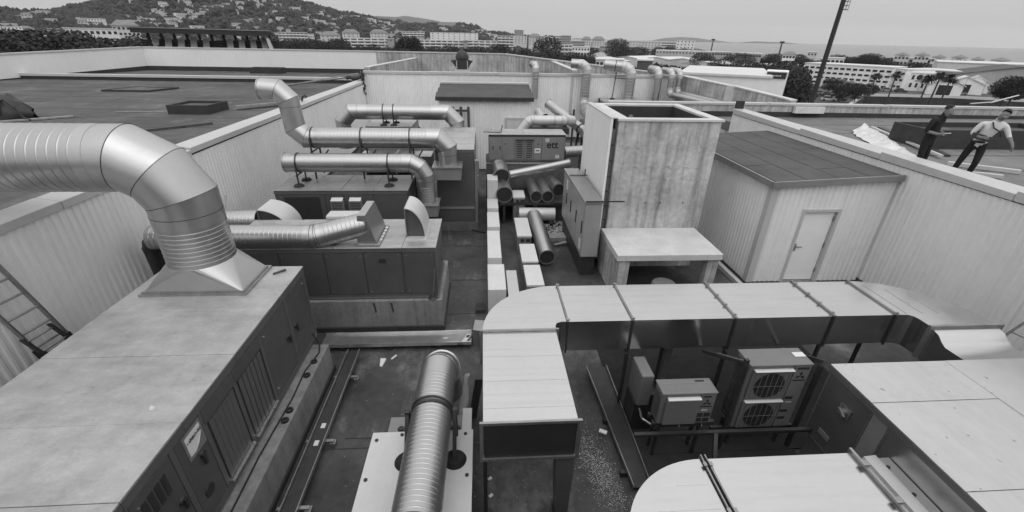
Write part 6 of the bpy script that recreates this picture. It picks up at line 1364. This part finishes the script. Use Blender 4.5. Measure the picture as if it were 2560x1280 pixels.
for k in range(11):
    x = -Lh+3+k*st; gs('column', 'stand_dark', lambda b: (b.box(x-.5, x+.5, 3, 3.6, 0, zr-2.0)))
    if k < 10 and k != 5: gs('seat_block', 'bld', lambda b: b.hexa([(x+.9,-.8,zr-7.4),(x+st-1.1,-.8,zr-7.4),(x+st-1.1,3,zr-4.0),(x+.9,3,zr-4.0)],[(x+.9,-.9,zr-7.2),(x+st-1.1,-.9,zr-7.2),(x+st-1.1,2.9,zr-3.8),(x+.9,2.9,zr-3.8)]))
gs('wall', 'stand_dark', lambda b: b.box(-Lh, Lh, 3.7, 4.2, 0, zr-4.3)); gs('fascia', 'stand_dark', lambda b: b.box(-Lh, Lh, -2.2, -1.6, 0, zr-7.6))
for k in range(7): x = -Lh+3+k*(2*Lh-6)/7; gs('advert_board', 'bld', lambda b: b.box(x, x+(2*Lh-6)/7-1.4, -2.4, -2.22, zr-10.2, zr-8.9))
gs('end_panel', 'bld', lambda b: b.hexa([(Lh-1.6,-5,0),(Lh+1.0,-5,0),(Lh+1.0,8,0),(Lh-1.6,8,0)],[(Lh-4.0,-5,zr-3),(Lh-3.0,-5,zr-3),(Lh-3.0,8,zr-3),(Lh-4.0,8,zr-3)]))
# white houses left of the grandstand
bldg('row of joined white houses left of the grandstand', 158, 292, 72, 300, 2, 9, 12, 'win', 'bld3', 'flat'); bldg('pale houses stepping down left of the grandstand', 278, 345, 64, 380, 3, 6, 12, 'win', 'bld', 'hip')
bldg('small white hut among the dark trees at the far left', 98, 114, 92, 200, 1, 2, 6, 'win', 'bld3', 'flat')
# light mast
p = far(2030, 252, 60); t = thing('light_mast', 'tall dark leaning-looking lighting mast rising out of the top of the photo', 'mast', (p.x, p.y, GZ))
part('pole', M['black'], t, lambda b: b.cyl((p.x,p.y,GZ),(p.x,p.y,17.5),.30,.19,14))
part('ladder_cage', M['steel'], t, lambda b: ([b.box(p.x+.34,p.x+.62,p.y-.2,p.y+.2,8.9+.35*k,8.97+.35*k) for k in range(9)], b.box(p.x+.34,p.x+.38,p.y-.2,p.y-.16,8.8,12), b.box(p.x+.6,p.x+.64,p.y-.2,p.y-.16,8.8,12)))
part('lamp_head', M['black'], t, lambda b: b.box(p.x-1.5,p.x+1.5,p.y-.3,p.y+.3,17.5,18.6))
for k, (px, pyt, ds) in enumerate(((1783,101,500),(1955,108,420))):
    p = far(px, pyt, ds); t = thing('lamp_post', ('thin lattice mast standing before the sea, left one','thin lattice mast standing before the sea, right one by the lighting mast')[k], 'mast', (p.x, p.y, GZ)); part('mast', M['steel_dark'], t, lambda b: b.cyl((p.x,p.y,GZ),(p.x,p.y,p.z),.7,.5,8)); part('head', M['steel_dark'], t, lambda b: b.box(p.x-1.6,p.x+1.6,p.y-.5,p.y+.5,p.z,p.z+1.3))
for k, px in enumerate((2120,2165,2205,2290,2330,2365,2400,2450)):
    q = gp(px, 226+.05*(px-2120), RZ); t = thing('street_lamp', 'thin pale street lamp along the riverside road', 'street lamp', tuple(q), 'street lamps along the riverside road'); part('pole', M['steel'], t, lambda b: b.cyl(tuple(q),(q.x,q.y,RZ+7),.09,.06,6)); part('arm', M['steel'], t, lambda b: b.bar((q.x,q.y,RZ+7),(q.x-1.2,q.y+.8,RZ+7.2),.09))

# ================================================================== TREES
def crown_mesh(kind, seed):
    rg = random.Random(seed); b = MB()
    n = dict(round=2800, tall=1500, wide=2800, palm=0)[kind]
    for k in range(n):
        while True:
            p = V((rg.uniform(-1,1), rg.uniform(-1,1), rg.uniform(-1,1)))
            if .35 < p.length < 1: break
        if kind == 'tall': q = V((p.x*.26*(1.1-.5*(p.z+1)/2), p.y*.26*(1.1-.5*(p.z+1)/2), .5+p.z*.48))
        elif kind == 'wide': q = V((p.x*.62*(1+.2*sin(5*p.y)), p.y*.62, .62+p.z*.30))
        else: q = V((p.x*.46*(1+.18*sin(4*p.z+seed)), p.y*.46, .60+p.z*.38))
        s = rg.uniform(.011, .028); a = V((rg.uniform(-1,1), rg.uniform(-1,1), rg.uniform(-1,1))).normalized(); c = a.orthogonal().normalized(); e = a.cross(c)
        b.cur = 0 if rg.random() < .7 else 1
        b.add([q+c*s, q+e*s*.8, q-c*s*.9, q-e*s], [(0,1,2,3)])
    if kind == 'palm':
        for k in range(150):
            a = rg.uniform(0, 2*pi); el = rg.uniform(-.9, 1.2); L_ = rg.uniform(.10, .19); d = V((cos(a)*cos(el), sin(a)*cos(el), sin(el))); s = V((-sin(a), cos(a), 0))*.013; o = V((0,0,.84))
            b.cur = 0 if rg.random() < .75 else 1; b.add([o, o+d*L_*.6+s, o+d*L_-V((0,0,.05)), o+d*L_*.6-s], [(0,1,2,3)])
    return b.mesh('crown', [M['leaf'], M['leaf2']])
CRN = {k: [crown_mesh(k, 40+i+10*j) for i in range(3)] for j, k in enumerate(('round','tall','wide','palm'))}
TRM = {}
for k, (r0, h) in dict(round=(.03,.55), tall=(.02,.5), wide=(.03,.6), palm=(.016,.84)).items():
    b = MB(); b.cyl((0,0,0),(0,.01,h),r0,r0*.6,7)
    if k in ('round','wide'):
        for q in range(4): a = q*1.6; b.cyl((0,.01,h*.7),(.22*cos(a),.22*sin(a),h+.12),r0*.5,r0*.2,5)
    TRM[k] = b.mesh('trunk', M['bark'])
nT = [0]
def tree(label, px, pyt, dist, kind='round', base=GZ, group='trees between the city buildings', wf=1.):
    label = label(px) if callable(label) else label
    q = far(px, pyt, dist); h = q.z-base; t = thing('tree' if kind != 'palm' else 'palm_tree', label, 'tree', (q.x, q.y, base), group); nT[0] += 1
    for nm, me in (('crown', CRN[kind][nT[0] % 3]), ('trunk', TRM[kind])):
        o = bpy.data.objects.new(nm, me); C.objects.link(o); o.parent = t; o.scale = (h*wf, h*wf, h); o.rotation_euler = (0,0,nT[0]*1.3)
    return t
LM = ((700,'beside the right end of the grandstand'),(760,'below the row of pale town flats'),(860,'in front of the small pale flats right of the grandstand'),(985,'in front of the left white balcony block'),(1060,'beside the tall tree clump'),(1165,'below the long balcony block behind the roof cowl'),(1290,'below the second balcony block'),(1360,'below the slab tower behind the bare concrete parapet'),(1430,'below the big round tree on the skyline'),(1500,'beside the dark-roofed workshops'),(1640,'behind the dark workshop gables'),(1770,'below the tall white block by the sea'),(1850,'between the left lattice mast and the white store'),(1960,'left of the right lattice mast'),(2050,'behind the lighting mast'),(2140,'behind the long white office'),(2700,'between the long office and the domed villas'))
class _G:
    def __call__(s, px): return 'dark bushy tree '+next(t for x, t in LM if px < x)
G1 = _G()
tree('big dark round tree rising over the skyline at centre right', 1370, 86, 420, 'round', wf=1.15); tree('second dark round tree on the skyline, left of the sea terrace', 1547, 94, 480, 'round', wf=1.2)
for px, py in ((1004,92),(1012,86),(1024,90),(1032,87),(1040,93),(998,98)): tree('dark tall tree of the clump between the balcony blocks', px, py, 430, 'tall', group='tall trees between the balcony blocks', wf=1.6)
rg = random.Random(77)
for px in range(636, 860, 9): tree(G1, px+rg.uniform(-4,4), rg.uniform(90,106), rg.uniform(330,430), rg.choice(['round','round','wide']))
for px in range(865, 1290, 17): tree(G1, px+rg.uniform(-6,6), rg.uniform(106,119), rg.uniform(330,460), rg.choice(['round','wide']))
for px in range(1290, 1480, 13): tree(G1, px+rg.uniform(-4,4), rg.uniform(116,130)+.03*(px-1290), rg.uniform(240,330), rg.choice(['round','wide']))
for px in range(1440, 1760, 40): tree(G1, px+rg.uniform(-8,8), rg.uniform(112,120), rg.uniform(520,620), rg.choice(['round','wide']))
for px in range(1740, 2260, 19): tree(G1, px+rg.uniform(-6,6), rg.uniform(122,140)+.03*(px-1740), rg.uniform(380,470), rg.choice(['round','wide','round']), wf=1.15)
for px in range(1790, 2000, 36): tree(G1, px+rg.uniform(-6,6), rg.uniform(140,152)+.03*(px-1740), rg.uniform(250,300), rg.choice(['round','wide']))
for px, py, ds in ((1968,152,190),(1980,148,200),(1990,160,180),(1974,165,170),(1985,172,165)): tree('dark tree of the clump left of the long white office', px, py, ds, 'round', group='dark trees left of the long office')
for px, py in ((1640,152),(1655,150),(1672,152),(1690,155),(1600,158),(1790,158)): tree('dark shrub tree in front of the pale metal halls', px, py, 175, 'wide', group='shrubs before the pale halls')
for px, py, ds in ((2020,196,215),(2082,192,205),(2105,196,200),(2130,202,200),(2150,206,195),(2180,206,195),(2112,210,180),(2150,213,180)): tree('small dark tree in front of the long white office', px, py, ds, 'round', RZ, 'small trees before the long office')
for px, py, ds in ((2196,177,190),(2248,173,195),(2330,180,175),(2358,173,180),(2384,178,172)): tree(('leftmost tall palm by the riverside road','second palm from the left by the riverside road','middle palm of the row, right of the white hall','fourth palm from the left by the riverside road','rightmost palm by the riverside road')[(2196,2248,2330,2358,2384).index(px)], px, py, ds, 'palm', RZ, 'palms by the riverside road', wf=1.5)
for px, py in ((2290,152),(2310,154),(2480,158),(2530,162),(2555,164),(2170,132),(2185,128)): tree('dark tree in front of the domed villas', px, py, 380, 'wide', RZ, 'trees before the domed villas')
for px, py in ((2540,186),(2556,190),(2530,200),(2550,205)): tree('dark tree at the right edge near the gabled hangar', px, py, 215, 'round', RZ, 'trees at the right edge')
for px in range(-60, 350, 12): tree('dark tree on the near slope '+('at the left photo edge' if px < 40 else 'left of the small white hut' if px < 98 else 'right of the small white hut' if px < 160 else 'in front of the joined white houses' if px < 290 else 'left of the grandstand'), px+rg.uniform(-5,5), rg.uniform(62,92)+(22 if px > 180 else 0), rg.uniform(190,290), rg.choice(['round','wide']), group='trees on the near slope at the far left', wf=1.2)
b = MB()
for _ in range(420):
    az = rg.uniform(a0B, radians(48)); r = rg.uniform(420, 620); b.cur = 0 if rg.random() < .7 else 1; clump(b, pol(az, r, GZ), rg.uniform(3, 6), rg.uniform(3, 8), rg)
o = b.build('city_greenery', [M['leaf'], M['leaf2']], origin=(0,0,GZ)); o['kind'] = 'stuff'
b = MB()
for _ in range(500):
    px = rg.uniform(2090, 2600); q = gp(px, rg.uniform(262, 275), GZ); b.cur = 0 if rg.random() < .7 else 1; clump(b, q, rg.uniform(.8, 2), rg.uniform(.8, 2.2), rg)
o = b.build('river_scrub', [M['leaf'], M['leaf2']], origin=(0,0,GZ)); o['kind'] = 'stuff'

# ================================================================== SEA HAZE
hz = MB().box(-12500, 12500, -900, 12500, GZ-2.2, 330).build('haze', [], origin=(0,0,GZ-2.2)); hz['kind'] = 'stuff'
hm = bpy.data.materials.new('sea_haze'); hm.use_nodes = True; hn = hm.node_tree; hn.nodes.clear()
pv = hn.nodes.new('ShaderNodeVolumePrincipled'); ho = hn.nodes.new('ShaderNodeOutputMaterial'); hn.links.new(pv.outputs[0], ho.inputs['Volume'])
pv.inputs['Color'].default_value = (1, 1, 1, 1); pv.inputs['Density'].default_value = .00005; pv.inputs['Anisotropy'].default_value = .2
hz.data.materials.append(hm)
